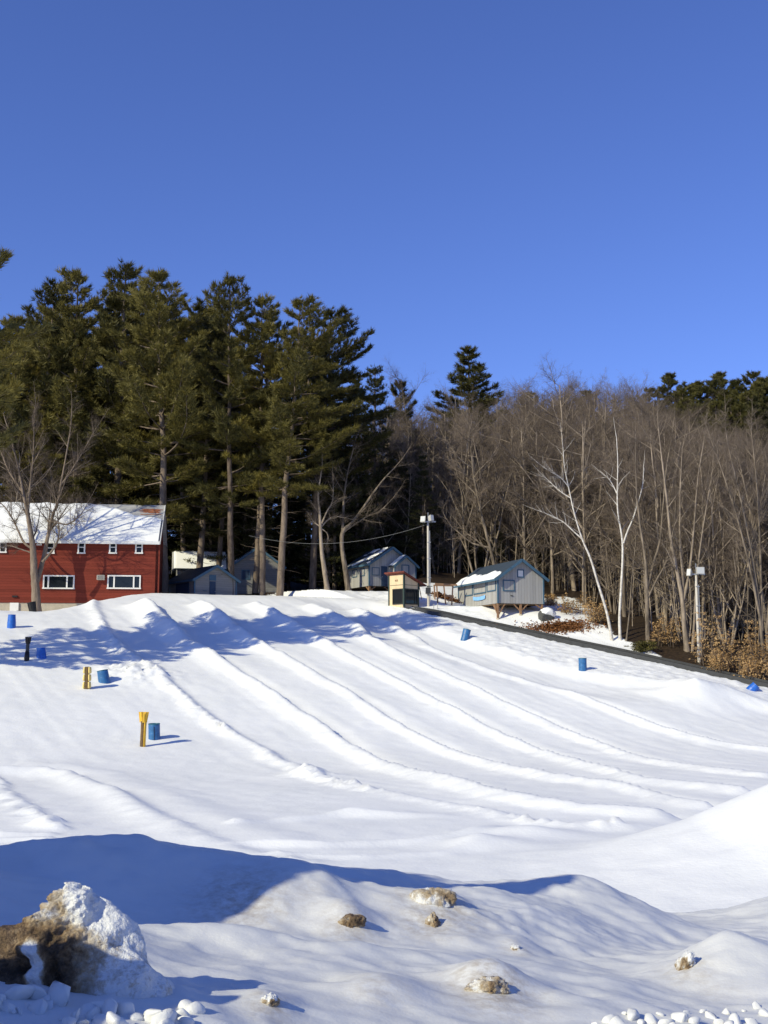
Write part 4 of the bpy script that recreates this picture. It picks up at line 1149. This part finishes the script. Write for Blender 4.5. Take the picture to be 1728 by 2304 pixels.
def shut_window(t, side, a0, a1, z0, z1, panel, fr=.09, marks=False):
    """boarded window with a painted frame; side 'g' on the gable (x), 'l' on the left wall (y)"""
    def bx(mb, a, z, da, dz, out, th_):
        if side == 'g': mb.box((a, -out - th_ / 2, z), (da, th_, dz))
        else: mb.box((-out - th_ / 2, a, z), (th_, da, dz))
    f = MB(); am, zm = (a0 + a1) / 2, (z0 + z1) / 2
    bx(f, am, z1 - fr / 2, a1 - a0, fr, 0, .05); bx(f, am, z0 + fr / 2, a1 - a0, fr, 0, .055)
    bx(f, a0 + fr / 2, zm, fr, z1 - z0 - 2 * fr, 0, .05); bx(f, a1 - fr / 2, zm, fr, z1 - z0 - 2 * fr, 0, .05)
    fo = f.build('window', M['blue_trim'], t)
    p = MB(); bx(p, am, zm, a1 - a0 - 2 * fr, z1 - z0 - 2 * fr, 0, .025); p.build('shutter', M[panel], fo)
    if marks:
        q = MB(); rg = random.Random(2); s = a0 + fr + .08
        while s < a1 - fr - .1:
            w_ = rg.uniform(.05, .13); bx(q, s + w_ / 2, zm + .04 + rg.uniform(-.01, .01), w_, .10, .026, .006); s += w_ + .03
        q.build('lettering', M['ink'], fo)
# grey cabin on posts, right of centre
cp_ = W(1121, 1357, 93.5)
gw, ln, wh, rs = 4.05, 8.2, 2.12, 1.42
CR = R(19)
cab, rzf = cabin('grey_cabin', 'grey board cabin on braced posts with blue trim and patchy roof snow', cp_, CR, gw, ln, wh, rs, 'grey_boards')
shut_window(cab, 'g', .42, 1.48, .98, 1.90, 'grey_boards'); shut_window(cab, 'g', 1.72, 2.32, 2.12, 2.78, 'white_trim', .08)
shut_window(cab, 'l', .4, 2.1, 1.02, 1.93, 'grey_boards', .10); shut_window(cab, 'l', 2.3, 4.9, .98, 1.95, 'grey_boards', .10, True); shut_window(cab, 'l', 5.1, 6.8, .95, 1.95, 'grey_boards', .10)
MB().box((1.2, -.03, .62), (.22, .05, .05)).build('handle', M['dark_frame'], cab)
sn = MB(); Vs, Fs = [], []
n1, n2 = 50, 14
for i in range(n1 + 1):
    y = -.05 + (ln + .38) * i / n1
    lim = .50 + .09 * math.sin(y * 1.1 + 1) + .05 * math.sin(y * 4.3) - .25 * (1 - min(1, i / 9))
    for j in range(n2 + 1):
        s = j / n2; x = -.42 + s * lim * (gw / 2) * 1.0
        e = min(1, s * 5, (1 - s) * 6, i / 3, (n1 - i) / 2)
        Vs.append((x, y, rzf(x) + .012 + .16 * max(0, e) * (1 + .25 * math.sin(y * 3 + x * 4))))
for i in range(n1):
    for j in range(n2):
        a = i * (n2 + 1) + j; Fs.append((a, a + n2 + 1, a + n2 + 2, a + 1))
sn.add(Vs, Fs).build('roof_snow', M['roof_snow'], cab, smooth=True)
def post(x, y, parent, braces, bot):
    b_ = MB(); b_.box((x, y, bot / 2 - .03), (.16, .16, -bot - .02))
    for dx, dy in braces:
        b_.beam((x + dx * .05, y + dy * .05, bot + .28), (x + dx * .62, y + dy * .62, -.04), .11, .08)
    lg = b_.build('leg', M['wood'], parent)
    MB().lathe([(.15, bot - .35), (.17, bot - .05), (.13, bot + .02)], 12, (x, y, 0)).build('footing', M['concrete'], lg, smooth=True)
def wz(t, x, y):
    q = t.matrix_basis @ Vector((x, y, 0)); return hz(q.x, q.y) - t.location.z
bpy.context.view_layer.update()
for x, y, br in ((.0, .08, [(1, 0), (-.6, .25), (0, 1)]), (gw / 2, .08, [(1, 0), (-1, 0)]), (gw - .1, .08, [(-1, 0)]), (.08, ln / 2, [(0, 1), (0, -1)]), (gw - .1, ln - .1, []), (.1, ln - .1, [])):
    post(x, y, cab, br, min(-.35, wz(cab, x, y) + .04))
MB().box((gw / 2, ln / 2, -.045), (gw - .1, ln - .1, .08)).build('floor_frame', M['old_wood'], cab)
# banner hung under its middle window
bn = []
for i in range(17):
    s = i / 16; yy = 4.9 - s * 2.5; sag = -.09 * (1 - (2 * s - 1) ** 2)
    bn.append((yy, sag))
mb = MB(); Vs, Fs = [], []
for i, (yy, sag) in enumerate(bn):
    for dz in (0, -.30):
        for dx in (0, -.015): Vs.append((-.075 + dx - .015 * math.sin(i * 1.3), yy, .82 + sag + dz))
for i in range(16):
    a = i * 4; b_ = a + 4
    Fs += [(a, b_, b_ + 2, a + 2), (a + 1, a + 3, b_ + 3, b_ + 1), (a, a + 1, b_ + 1, b_), (a + 2, b_ + 2, b_ + 3, a + 3)]
Fs += [(0, 2, 3, 1), (64, 65, 67, 66)]
o = mb.add(Vs, Fs).build('banner', M['banner'], None, smooth=False)
o.location = cp_; o.rotation_euler = (0, 0, CR); tag(o, 'sagging pale blue banner on the grey cabin wall', 'banner')

# blue trimmed cabin in the trees
c2 = W(831, 1318, 107.5)
cab2, rzf2 = cabin('shaded_cabin', 'grey cabin with porch gable in tree shade behind the cream booth', c2, R(28), 4.6, 4.6, 2.15, 1.5, 'grey_boards')
# porch: a smaller gabled room in front of the right side
p_w, p_l, p_h, p_r = 2.2, 1.3, 1.95, .85
MB().prism([(2.0, .02), (2.0 + p_w, .02), (2.0 + p_w, p_h), (2.0 + p_w / 2, p_h + p_r), (2.0, p_h)], 'y', -p_l, -.02).build('porch', M['grey_boards'], cab2)
r = MB(); pc = 2.0 + p_w / 2
for sgn in (-1, 1):
    xe = pc + sgn * (p_w / 2 + .25); ze = p_h + p_r + .07 - (p_w / 2 + .25) * p_r / (p_w / 2)
    r.slab([(xe, -p_l - .3, ze), (pc, -p_l - .3, p_h + p_r + .07), (pc, -.41, p_h + p_r + .07), (xe, -.41, ze)], .08)
r.build('porch_roof', M['blue_roof'], cab2)
k = MB()
for sgn in (-1, 1):
    xe = pc + sgn * (p_w / 2 + .25); ze = p_h + p_r + .07 - (p_w / 2 + .25) * p_r / (p_w / 2)
    k.beam((xe, -p_l - .33, ze - .1), (pc, -p_l - .33, p_h + p_r - .03), .05, .18)
k.box((1.98, -p_l - .02, p_h / 2), (.1, .1, p_h - .1)); k.box((2.02 + p_w, -p_l - .02, p_h / 2), (.1, .1, p_h - .1))
k.build('porch_trim', M['blue_trim'], cab2)
dd = MB().box((1.55, -.035, .95), (.62, .07, 1.86)).build('door', M['blue_door'], cab2)
MB().box((1.32, -.09, .9), (.05, .06, .05)).build('handle', M['steel'], dd)
fo = MB()
for a, z, da, dz in ((pc, 1.95, .82, .09), (pc, .72, .82, .09), (pc - .365, 1.335, .09, 1.14), (pc + .365, 1.335, .09, 1.14)): fo.box((a, -p_l - .03, z), (da, .06, dz))
fo = fo.build('window', M['blue_trim'], cab2)
MB().box((pc, -p_l - .015, 1.335), (.64, .028, 1.14)).build('shutter', M['grey_boards'], fo)
shut_window(cab2, 'g', .25, 1.05, 1.0, 1.75, 'grey_boards', .07); shut_window(cab2, 'l', .9, 1.9, 1.0, 1.75, 'grey_boards', .07); shut_window(cab2, 'l', 2.5, 3.5, 1.0, 1.75, 'grey_boards', .07)
def patch_snow(parent, rzfun, x0, x1, y0, y1, seed, thr, th_=.07, nx_=60, ny_=60):
    X_, Y_ = np.meshgrid(np.linspace(x0, x1, nx_ + 1), np.linspace(y0, y1, ny_ + 1), indexing='ij')
    f = fbm(X_ + Y_ * .5, Y_, .9, seed, 3) ; k_ = sst(thr, thr + .25, f)
    Z_ = np.vectorize(rzfun)(X_) - .03 + (th_ + .03) * k_
    V = np.stack([X_.ravel(), Y_.ravel(), Z_.ravel()], 1)
    i, j = np.meshgrid(np.arange(nx_), np.arange(ny_), indexing='ij'); a = (i * (ny_ + 1) + j).ravel()
    q = np.stack([a, a + ny_ + 1, a + ny_ + 2, a + 1], 1)
    kk = k_.ravel(); q = q[(kk[q] > .02).any(1)]
    mesh_np('roof_snow', V, [q], M['roof_snow'], parent)
patch_snow(cab2, rzf2, -.3, 2.28, -.3, 4.5, 3, -.12)
prz = lambda x: p_h + p_r + .07 - abs(x - pc) * p_r / (p_w / 2)
patch_snow(cab2, prz, 1.8, pc - .02, -p_l - .25, -.42, 8, -.2)
patch_snow(cab2, rzf2, 2.34, 4.9, -.3, 4.5, 14, .25)
bpy.context.view_layer.update()
for x, y, br in ((.05, .08, [(1, 0), (0, 1)]), (2.2, .08, [(-1, 0)]), (4.5, .08, []), (.08, 4.1, []), (4.5, 4.1, []), (2.05, -1.2, []), (4.4, -1.2, [])):
    post(x, y, cab2, br, min(-.3, wz(cab2, x, y) + .04))
# dark low shed
c3 = W(437, 1352, 101.5)
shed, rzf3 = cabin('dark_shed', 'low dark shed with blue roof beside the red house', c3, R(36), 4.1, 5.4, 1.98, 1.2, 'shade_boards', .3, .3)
dd = MB().box((1.75, -.035, .92), (.58, .07, 1.72)).build('door', M['blue_door'], shed)
MB().box((1.98, -.09, .9), (.05, .06, .05)).build('handle', M['steel'], dd)
MB().box((1.75, -.02, 2.12), (.66, .04, .5)).build('louvre', M['blue_trim'], shed)
MB().box((1.0, -.03, .92), (.4, .05, .06)).build('name_board', M['blue_trim'], shed)
MB().box((-.03, 2.3, .95), (.05, 2.6, 1.5)).build('shutter', M['blue_door'], shed)
# cabin behind it with snow on the roof: main block plus a cross gable on the right
c4 = W(520, 1340, 110.5)
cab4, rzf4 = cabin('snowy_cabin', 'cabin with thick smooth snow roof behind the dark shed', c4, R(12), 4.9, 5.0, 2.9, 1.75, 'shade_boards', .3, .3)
shut_window(cab4, 'g', .95, 1.75, 1.55, 2.5, 'blue_door', .08)
MB().box((4.9 / 2, 2.5, -.5), (4.7, 4.8, .98)).build('foundation', M['black_plastic'], cab4)
patch_snow(cab4, rzf4, -.28, 2.42, -.25, 5.2, 23, -.35, .14)
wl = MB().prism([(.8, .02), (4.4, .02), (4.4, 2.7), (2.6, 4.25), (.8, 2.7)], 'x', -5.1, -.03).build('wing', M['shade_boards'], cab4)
rw = MB()
for sgn in (-1, 1):
    ye = 2.6 + sgn * 2.15; ze = 4.35 - 2.15 * 1.55 / 1.8
    rw.slab([(-5.5, ye, ze), (-5.5, 2.6, 4.35), (-.36, 2.6, 4.35), (-.36, ye, ze)], .1)
rw.build('wing_roof', M['blue_roof'], cab4)
sw = MB(); Vs, Fs = [], []
for i in range(31):
    x = -5.45 + 5.0 * i / 30
    for j in range(13):
        s = j / 12; y = .47 + s * 2.2; e = min(1, s * 5 + .2, (1 - s) * 6 + .35)
        Vs.append((x, y, 4.35 - abs(y - 2.6) * 1.55 / 1.8 + .02 + .2 * e * min(1, i / 1.5 + .3)))
for i in range(30):
    for j in range(12):
        a = i * 13 + j; Fs.append((a, a + 13, a + 14, a + 1))
sw.add(Vs, Fs).build('roof_snow', M['roof_snow'], cab4, smooth=True)
k = MB()
for sgn in (-1, 1):
    ye = 2.6 + sgn * 2.15; ze = 4.35 - 2.15 * 1.55 / 1.8
    k.beam((-5.53, ye, ze - .1), (-5.53, 2.6, 4.25), .05, .2)
k.build('fascia', M['white_trim'], cab4)

# ------------------------------------------------------------------ booth at the conveyor head
bo = W(909, 1366, 95.6)
booth = thing('lift_booth', 'small cream booth with sloping red roof and dark window band', 'booth', (bo.x, bo.y, bo.z), R(45))
bw, bh0, bh1 = 1.70, 2.72, 2.08      # local: corner at 0,0; right face along +x (normal -y), left face along +y (normal -x)
wl = MB()
wl.add([(0, 0, 0), (bw, 0, 0), (bw, bw, 0), (0, bw, 0), (0, 0, bh0), (bw, 0, bh1), (bw, bw, bh1), (0, bw, bh0)], [(0, 3, 2, 1), (4, 5, 6, 7), (0, 1, 5, 4), (1, 2, 6, 5), (2, 3, 7, 6), (3, 0, 4, 7)])
wl.build('wall', M['cream'], booth)
sl = (bh1 - bh0) / bw
def bz(x): return bh0 + sl * x + .12
MB().slab([(-.3, -.3, bz(-.3)), (bw + .75, -.3, bz(bw + .75)), (bw + .75, bw + .3, bz(bw + .75)), (-.3, bw + .3, bz(-.3))], .10).build('roof', M['roof_red'], booth)
for a, b_, w_, h_ in ((-.03, -.03, .13, bh0), (bw + .02, -.02, .10, bh1), (-.02, bw + .02, .10, bh0)):
    MB().box((a, b_, h_ / 2), (w_, w_, h_ - .02)).build('corner_board', M['green_trim'], booth)
for face in ('r', 'l'):
    a0, a1, z0, z1 = (.10, 1.56, .30, 1.50) if face == 'r' else (.10, 1.24, .30, 1.50)
    f = MB(); p = MB(); am, zm = (a0 + a1) / 2, (z0 + z1) / 2
    for a, z, da, dz in ((am, z1, a1 - a0 + .1, .09), (am, z0, a1 - a0 + .1, .09), (a0 + .02, zm, .08, z1 - z0 - .09), (a1, zm, .09, z1 - z0 - .09)):
        f.box((a, -.035, z), (da, .07, dz)) if face == 'r' else f.box((-.035, a, z), (.07, da, dz))
    if face == 'r': f.box((a1 - .3, -.03, zm), (.05, .05, z1 - z0 - .09))
    fo = f.build('window', M['dark_frame'], booth)
    p.box((am, -.012, zm), (a1 - a0, .02, z1 - z0)) if face == 'r' else p.box((-.012, am, zm), (.02, a1 - a0, z1 - z0))
    p.build('pane', M['glass'], fo)
k = MB(); k.box((bw / 2, -.012, 1.86), (bw - .2, .02, .03)); k.box((-.012, bw / 2, 1.86), (.02, bw - .2, .03)); k.build('seam_board', M['green_trim'], booth)
k = MB(); k.box((-.02, .86, 2.22), (.03, .32, .05)); k.box((-.02, .78, 2.26), (.03, .06, .16)); k.box((-.02, .98, 2.25), (.03, .05, .13)); k.build('emblem', M['wood'], booth)
MB().beam((bw + .45, .3, bz(bw + .45) - .1), (bw + .75, .3, .75), .05).build('strut', M['wood'], booth)
MB().box((bw / 2, bw / 2, -.25), (bw - .1, bw - .1, .49)).build('foundation', M['dark_frame'], booth)

# ------------------------------------------------------------------ conveyor
def conveyor():
    t = thing('conveyor_lift', 'long black rubber conveyor lift running down the slope edge', 'conveyor lift', (1.5, 96.0, hz(1.5, 96.0)))
    P = np.array([(2.1, 95.9), (13.7, 87.1), (25.9, 78.0), (50.0, 60.0)]); L = np.concatenate([[0], np.cumsum(np.hypot(*(P[1:] - P[:-1]).T))])
    n = 110; s = np.linspace(0, L[-1], n); xx, yy = np.interp(s, L, P[:, 0]), np.interp(s, L, P[:, 1])
    zz_ = hsnow(xx, yy); ker = np.ones(13) / 13; zz_ = np.convolve(np.pad(zz_, 6, mode='edge'), ker, 'valid')
    zz_ = zz_ + .10
    d = np.array([24.4, -18.]) / 30.3; nrm = np.array([-d[1], d[0]])      # to the uphill side
    def strip(name, prof, mat):
        V = []
        for i in range(n):
            for o_, h_ in prof: V.append((xx[i] + nrm[0] * o_ - t.location.x, yy[i] + nrm[1] * o_ - t.location.y, zz_[i] + h_ - t.location.z))
        m_ = len(prof); Fs = [(i * m_ + k, i * m_ + (k + 1) % m_, (i + 1) * m_ + (k + 1) % m_, (i + 1) * m_ + k) for i in range(n - 1) for k in range(m_)]
        Fs += [tuple(range(m_)), tuple((n - 1) * m_ + k for k in range(m_))[::-1]]
        MB().add(V, Fs).build(name, M[mat], t)
    strip('belt', [(-.36, -.3), (-.36, .10), (.36, .10), (.36, -.3)], 'rubber')
    strip('side_rail', [(.40, -.4), (.40, .26), (.50, .26), (.50, -.4)], 'rail')
    strip('side_rail', [(-.50, -.5), (-.50, .14), (-.40, .14), (-.40, -.5)], 'rail')
conveyor()

# ------------------------------------------------------------------ lamp poles
def lamp_pole(label, u, vb, vt, Y, heads, box=False):
    b = W(u, vb, Y); b.z = hz(b.x, Y)
    H = W(u, vt, Y).z - b.z
    t = thing('lamp_pole', label, 'lamp pole', b, 0, 'floodlight poles along the slope')
    MB().lathe([(.12, -.5), (.115, 0), (.10, H * .5), (.085, H)], 14).build('pole', M['pole'], t, smooth=True)
    k = MB(); k.beam((.16, -.06, .4), (.13, -.06, H - .8), .05)
    for z in (.9, 2.4, 4.0, 5.4): k.box((.08, -.07, z), (.3, .12, .05))
    k.build('conduit', M['steel'], t)
    k = MB(); k.box((0, -.05, H - .04), (1.3, .10, .10)); k.beam((0, -.05, H), (0, -.05, H + .75), .05); k.build('crossarm', M['steel'], t)
    for (dx, dz, w_, yaw, tilt) in heads:
        Mx = Matrix.Rotation(yaw, 3, 'Z') @ Matrix.Rotation(tilt, 3, 'X')
        V = [Mx @ Vector(p) + Vector((dx, -.18, H + dz)) for p in ((-.5 * w_, -.16, -.26), (.5 * w_, -.16, -.26), (.5 * w_, -.16, .26), (-.5 * w_, -.16, .26), (-.36 * w_, .2, -.2), (.36 * w_, .2, -.2), (.36 * w_, .2, .2), (-.36 * w_, .2, .2))]
        hd = MB().add(V, [(0, 1, 2, 3), (7, 6, 5, 4), (0, 4, 5, 1), (1, 5, 6, 2), (2, 6, 7, 3), (3, 7, 4, 0)]).build('floodlight', M['lamp_white'], t)
        V = [Mx @ Vector(p) + Vector((dx, -.18, H + dz)) for p in ((-.44 * w_, -.175, -.22), (.44 * w_, -.175, -.22), (.44 * w_, -.175, .22), (-.44 * w_, -.175, .22), (-.44 * w_, -.163, -.22), (.44 * w_, -.163, -.22), (.44 * w_, -.163, .22), (-.44 * w_, -.163, .22))]
        MB().add(V, [(0, 1, 2, 3), (7, 6, 5, 4), (0, 4, 5, 1), (1, 5, 6, 2), (2, 6, 7, 3), (3, 7, 4, 0)]).build('lens', M['lamp_glass'], hd)
        MB().box((dx, -.06, H + dz - .3), (.08, .1, .2)).build('bracket', M['dark_frame'], hd)
    if box:
        MB().box((-.02, -.26, 1.3), (.42, .22, .5)).build('control_box', M['rail'], t)
        k = MB(); k.beam((-.9, -.15, 1.72), (.35, -.15, 1.66), .05); k.build('cable_arm', M['green_trim'], t)
    return t
lamp_pole('pale floodlight pole beside the cream booth', 964, 1367, 1173, 97.2, ((-.40, .12, .42, -.35, -.3), (.24, .24, .36, .7, -.15)), True)
lamp_pole('weathered floodlight pole among tan saplings below the birches', 1574, 1512, 1291, 83.6, ((.24, .2, .60, .15, -.05), (-.5, .05, .30, -.7, -.25)))
o = MB()
for z in (0,): o.lathe([(.03, 0), (.03, .55)], 8); o.lathe([(.03, 0), (.03, .62)], 8, (.32, .1, 0)); o.box((0, -.03, .45), (.14, .06, .12))
q = G(976, 1371); o = o.build('stake_pair', M['steel']); o.location = (q.x, q.y, q.z - .1); tag(o, 'pair of short metal stakes in the snow by the pale lamp pole', 'stakes')

# wooden rail between the pole and the grey cabin
q = W(984, 1346, 98.5)
t = thing('wooden_rail', 'rough wooden rail frame left of the grey cabin', 'railing', (q.x, q.y, hz(q.x, q.y)), R(8))
H_ = W(984, 1315, 98.5).z - hz(q.x, q.y)
for k_, (x, tx, y) in enumerate(((.05, -.05, 0), (.75, .58, .1), (1.3, 1.42, .3), (.05, -.05, 1.2))):
    MB().beam((x, y, -.2), (tx, y, H_), .12, .10).build('post', M['wood'], t)
MB().beam((-.2, -.06, H_ + .04), (1.75, .1, H_ - .03), .10, .14).build('top_rail', M['wood'], t)
MB().beam((-.1, 1.2, H_ + .02), (1.6, 1.3, H_), .08, .12).build('top_rail', M['wood'], t)
MB().beam((.6, .05, .65), (1.45, .2, .62), .08, .16).build('lower_rail', M['wood'], t)
MB().beam((1.0, .15, .15), (1.3, .2, .70), .09).build('brace', M['wood'], t)
# boulder
Vn, Fn = ICO4
s = 1 + .22 * fbm3(Vn[:, 0], Vn[:, 1], Vn[:, 2], 1.1, 601, 3)
P = Vn * s[:, None] * np.array([.72, .55, .62])
P[:, 0] = np.clip(P[:, 0], -.5, .62); P[:, 1] = np.maximum(P[:, 1], -.42)
q = G(1228, 1392)
t = thing('boulder', 'dark squarish boulder with a snow cap right of the grey cabin', 'boulder', (q.x, q.y, q.z + .12), .3)
mesh_np('stone', P, [Fn], M['rock'], t)
top = Vn[:, 2] > .1
Pc = P * 1.0; k_ = sst(.15, .6, Vn[:, 2] + .25 * Vn[:, 0]); Pc = P + Vn * (-.05 + .14 * k_)[:, None]; Pc[:, 0] += .10 * k_
f_ = Fn[(k_[Fn] > .03).any(1)]
mesh_np('snow_cap', Pc, [f_], M['roof_snow'], t)

# sagging cable between the trees and the pole
a, b = W(560, 1205, 104), W(960, 1180, 97.4)
S = []; n = 40; pv = None
for i in range(n + 1):
    s = i / n; p = a.lerp(b, s) - Vector((0, 0, 1.15 * 4 * s * (1 - s)))
    if pv is not None: S.append((*pv, *p, .010, .010))
    pv = p
V, qd = tubes(S, 5); tag(mesh_np('cable', V, [qd], M['cable']), 'thin pale cable sagging between the pine trunks and the lamp pole', 'cable')

# ------------------------------------------------------------------ barrels and posts
def barrel(label, u, v, h, r=.29, tilt=(0, 0), rz=0, mat='barrel', split=False, taper=.9, sink=.12, name='barrel'):
    q = G(u, v)
    t = thing(name, label, 'barrel', (q.x, q.y + r * .5, hz(q.x, q.y + r * .5) - sink), rz, 'upturned barrels on the slope')
    t.rotation_euler = (tilt[0], tilt[1], rz)
    rt = r * taper; H = h + sink
    MB().lathe([(r, -.05), (r * 1.01, H * .08), (r * .985, H * .10), (r * .97, H * .45), (r * .985, H * .48), (r * .965, H * .51), (rt * 1.0, H * .95), (rt * .97, H)], 28, (0, 0, 0), True).build('body', M[mat], t, smooth=False)
    MB().lathe([(rt * .98, H - .005), (rt * 1.04, H + .01), (rt * 1.04, H + .04), (rt * .93, H + .05), (rt * .9, H + .025)], 28).build('rim', M['barrel_lid' if mat == 'barrel' else mat], t)
    if split:
        MB().box((.05, -r * .985, H * .5), (.025, .03, H * .8)).build('seam', M['black_plastic'], t)
    return t
barrel('bright blue upturned barrel left of the black bin, at the picture edge', 24, 1413, .82, mat='barrel_bright', taper=.84)
barrel('dark blue barrel lying in the tree shadow beside the dark post', 92, 1481, .55, mat='barrel_bright', r=.30, taper=.88, tilt=(0, -.1))
barrel('tilted blue barrel next to the banded yellow post', 234, 1536, .62, r=.33, tilt=(.0, -.20), taper=.92)
barrel('blue barrel with dark seam behind the flared yellow post', 346, 1664, .68, r=.285, split=True, taper=.97, tilt=(.05, -.03))
barrel('leaning blue barrel uphill on the lane below the cabins', 1045, 1440, .74, r=.30, tilt=(-.1, .28), taper=.97, rz=.2)
barrel('upright teal blue barrel on the snow below the birches', 1312, 1508, .72, r=.28, taper=.97)
barrel('half buried tilted blue barrel at the right picture edge', 1690, 1553, .40, r=.33, tilt=(.2, .75), mat='barrel_bright', taper=.85)
q = G(75, 1376)
t = thing('waste_bin', 'black tilted bin at the foot of the big maple', 'bin', (q.x, q.y, q.z - .1), 0); t.rotation_euler = (0, -.22, 0)
MB().lathe([(.24, -.1), (.30, .72), (.32, .73), (.32, .80), (.27, .80), (.27, .74)], 20).build('body', M['black_plastic'], t)
k = MB()
for kk in range(8):
    a = kk * math.pi / 4; k.beam((.245 * math.cos(a), .245 * math.sin(a), 0), (.30 * math.cos(a), .30 * math.sin(a), .70), .035)
k.build('rib', M['black_plastic'], t)
def post_core(t, H, r, seed, mat, lean=0):
    rg = random.Random(seed); pr = []
    for i in range(15): pr.append((r * (1 + rg.gauss(0, .06)), -.3 + (H + .3) * i / 14))
    return MB().lathe(pr, 12).build('core', M[mat], t, smooth=True)
# banded yellow post
def pos(u, vb, vt):
    q = G(u, vb); return q, W(u, vt, q.y).z - q.z
q, H = pos(195, 1549, 1500)
t = thing('padded_post', 'post wrapped in pale yellow padding with a dark split up the front', 'post', q, 0)
post_core(t, H, .13, 1, 'old_wood')
for k in range(3):
    z0, z1 = H * k / 3 + .02, H * (k + 1) / 3 - .02
    mb = MB(); n = 22; Vs, Fs = [], []
    for i in range(n + 1):
        a = R(-90 + 38) + R(360 - 76) * i / n
        for (rr_, z) in ((.20, z0), (.235, (z0 * .8 + z1 * .2)), (.225, (z0 * .3 + z1 * .7)), (.205, z1), (.135, z1), (.135, z0)): Vs.append((rr_ * math.cos(a), rr_ * math.sin(a), z))
    for i in range(n):
        for j in range(6): Fs.append((i * 6 + j, (i + 1) * 6 + j, (i + 1) * 6 + (j + 1) % 6, i * 6 + (j + 1) % 6))
    Fs += [tuple(range(6)), tuple(n * 6 + j for j in range(6))[::-1]]
    mb.add(Vs, Fs).build('padding', M['pale_yellow'], t, smooth=True)
# flared yellow post
q, H = pos(320, 1679, 1602)
t = thing('flared_post', 'tall thin yellow post with a flared top beside a blue barrel', 'post', q, 0)
post_core(t, H - .15, .115, 2, 'old_wood'); t.rotation_euler = (0, .02, 0)
mb = MB(); n = 14; Vs, Fs = [], []
for i in range(n + 1):
    a = R(-60) + R(210) * i / n
    for rr_, z in ((.15, -.1), (.15, H * .5), (.16, H - .1), (.118, H - .1), (.118, -.1)): Vs.append((rr_ * math.cos(a), rr_ * math.sin(a), z))
for i in range(n):
    for j in range(5): Fs.append((i * 5 + j, (i + 1) * 5 + j, (i + 1) * 5 + (j + 1) % 5, i * 5 + (j + 1) % 5))
Fs += [tuple(range(5)), tuple(n * 5 + j for j in range(5))[::-1]]
mb.add(Vs, Fs).build('padding', M['yellow'], t, smooth=True)
fl = MB()
for k in range(9):
    a = k * 2 * math.pi / 9; c_, s_ = math.cos(a), math.sin(a)
    fl.beam((.15 * c_, .15 * s_, H - .42 - .06 * (k % 2)), (.215 * c_, .215 * s_, H), .105, .035)
fl.build('flare', M['yellow'], t)
# dark post in the shadow
q, H = pos(60, 1486, 1433)
t = thing('dark_post', 'dark narrow post standing in the tree shadow at the left', 'post', q, 0)
post_core(t, H - .1, .10, 3, 'rail'); t.rotation_euler = (0, .03, 0)
fl = MB()
for k in range(8):
    a = k * math.pi / 4; c_, s_ = math.cos(a), math.sin(a); fl.beam((.11 * c_, .11 * s_, H - .4), (.17 * c_, .17 * s_, H), .09, .03)
fl.build('flare', M['black_plastic'], t)
MB().lathe([(.13, -.2), (.16, .15), (.12, .55)], 12).build('base_wrap', M['black_plastic'], t, smooth=True)

# ------------------------------------------------------------------ light, sky, camera
w = bpy.data.worlds.new('World'); bpy.context.scene.world = w; w.use_nodes = True
nt = w.node_tree; sky = nt.nodes.new('ShaderNodeTexSky'); sky.sky_type = 'NISHITA'
sky.sun_disc = False; sky.sun_elevation = R(SUN_EL); sky.sun_rotation = R(180 + SUN_AZ)
sky.altitude = 300; sky.air_density = 1.0; sky.dust_density = 0.0; sky.ozone_density = 3.0
bg = nt.nodes['Background']; bg.inputs['Strength'].default_value = .093
tint = nt.nodes.new('ShaderNodeMix'); tint.data_type = 'RGBA'; tint.blend_type = 'MULTIPLY'; tint.inputs[0].default_value = 1; tint.inputs[7].default_value = (.93, 1.05, 1.76, 1)
nt.links.new(sky.outputs[0], tint.inputs[6]); nt.links.new(tint.outputs[2], bg.inputs['Color'])
L = bpy.data.lights.new('Sun', 'SUN'); L.energy = 4.8; L.angle = R(.5); L.color = (1, .935, .67)
so = bpy.data.objects.new('Sun', L); C.objects.link(so)
sd = Vector((-math.sin(R(SUN_AZ)) * math.cos(R(SUN_EL)), -math.cos(R(SUN_AZ)) * math.cos(R(SUN_EL)), math.sin(R(SUN_EL))))
so.rotation_euler = (-sd).to_track_quat('-Z', 'Y').to_euler(); so.location = sd * 50
cam = bpy.data.cameras.new('Camera'); co = bpy.data.objects.new('Camera', cam); C.objects.link(co)
cam.sensor_fit = 'HORIZONTAL'; cam.sensor_width = 36; cam.lens = 36 * F / 1728
cam.clip_start = .1; cam.clip_end = 3000
co.location = (0, 0, 0); co.rotation_euler = (math.pi / 2 + math.atan(TP), 0, 0)
sc = bpy.context.scene; sc.camera = co
sc.view_settings.view_transform = 'Standard'; sc.view_settings.look = 'None'; sc.view_settings.exposure = 0; sc.view_settings.gamma = 1
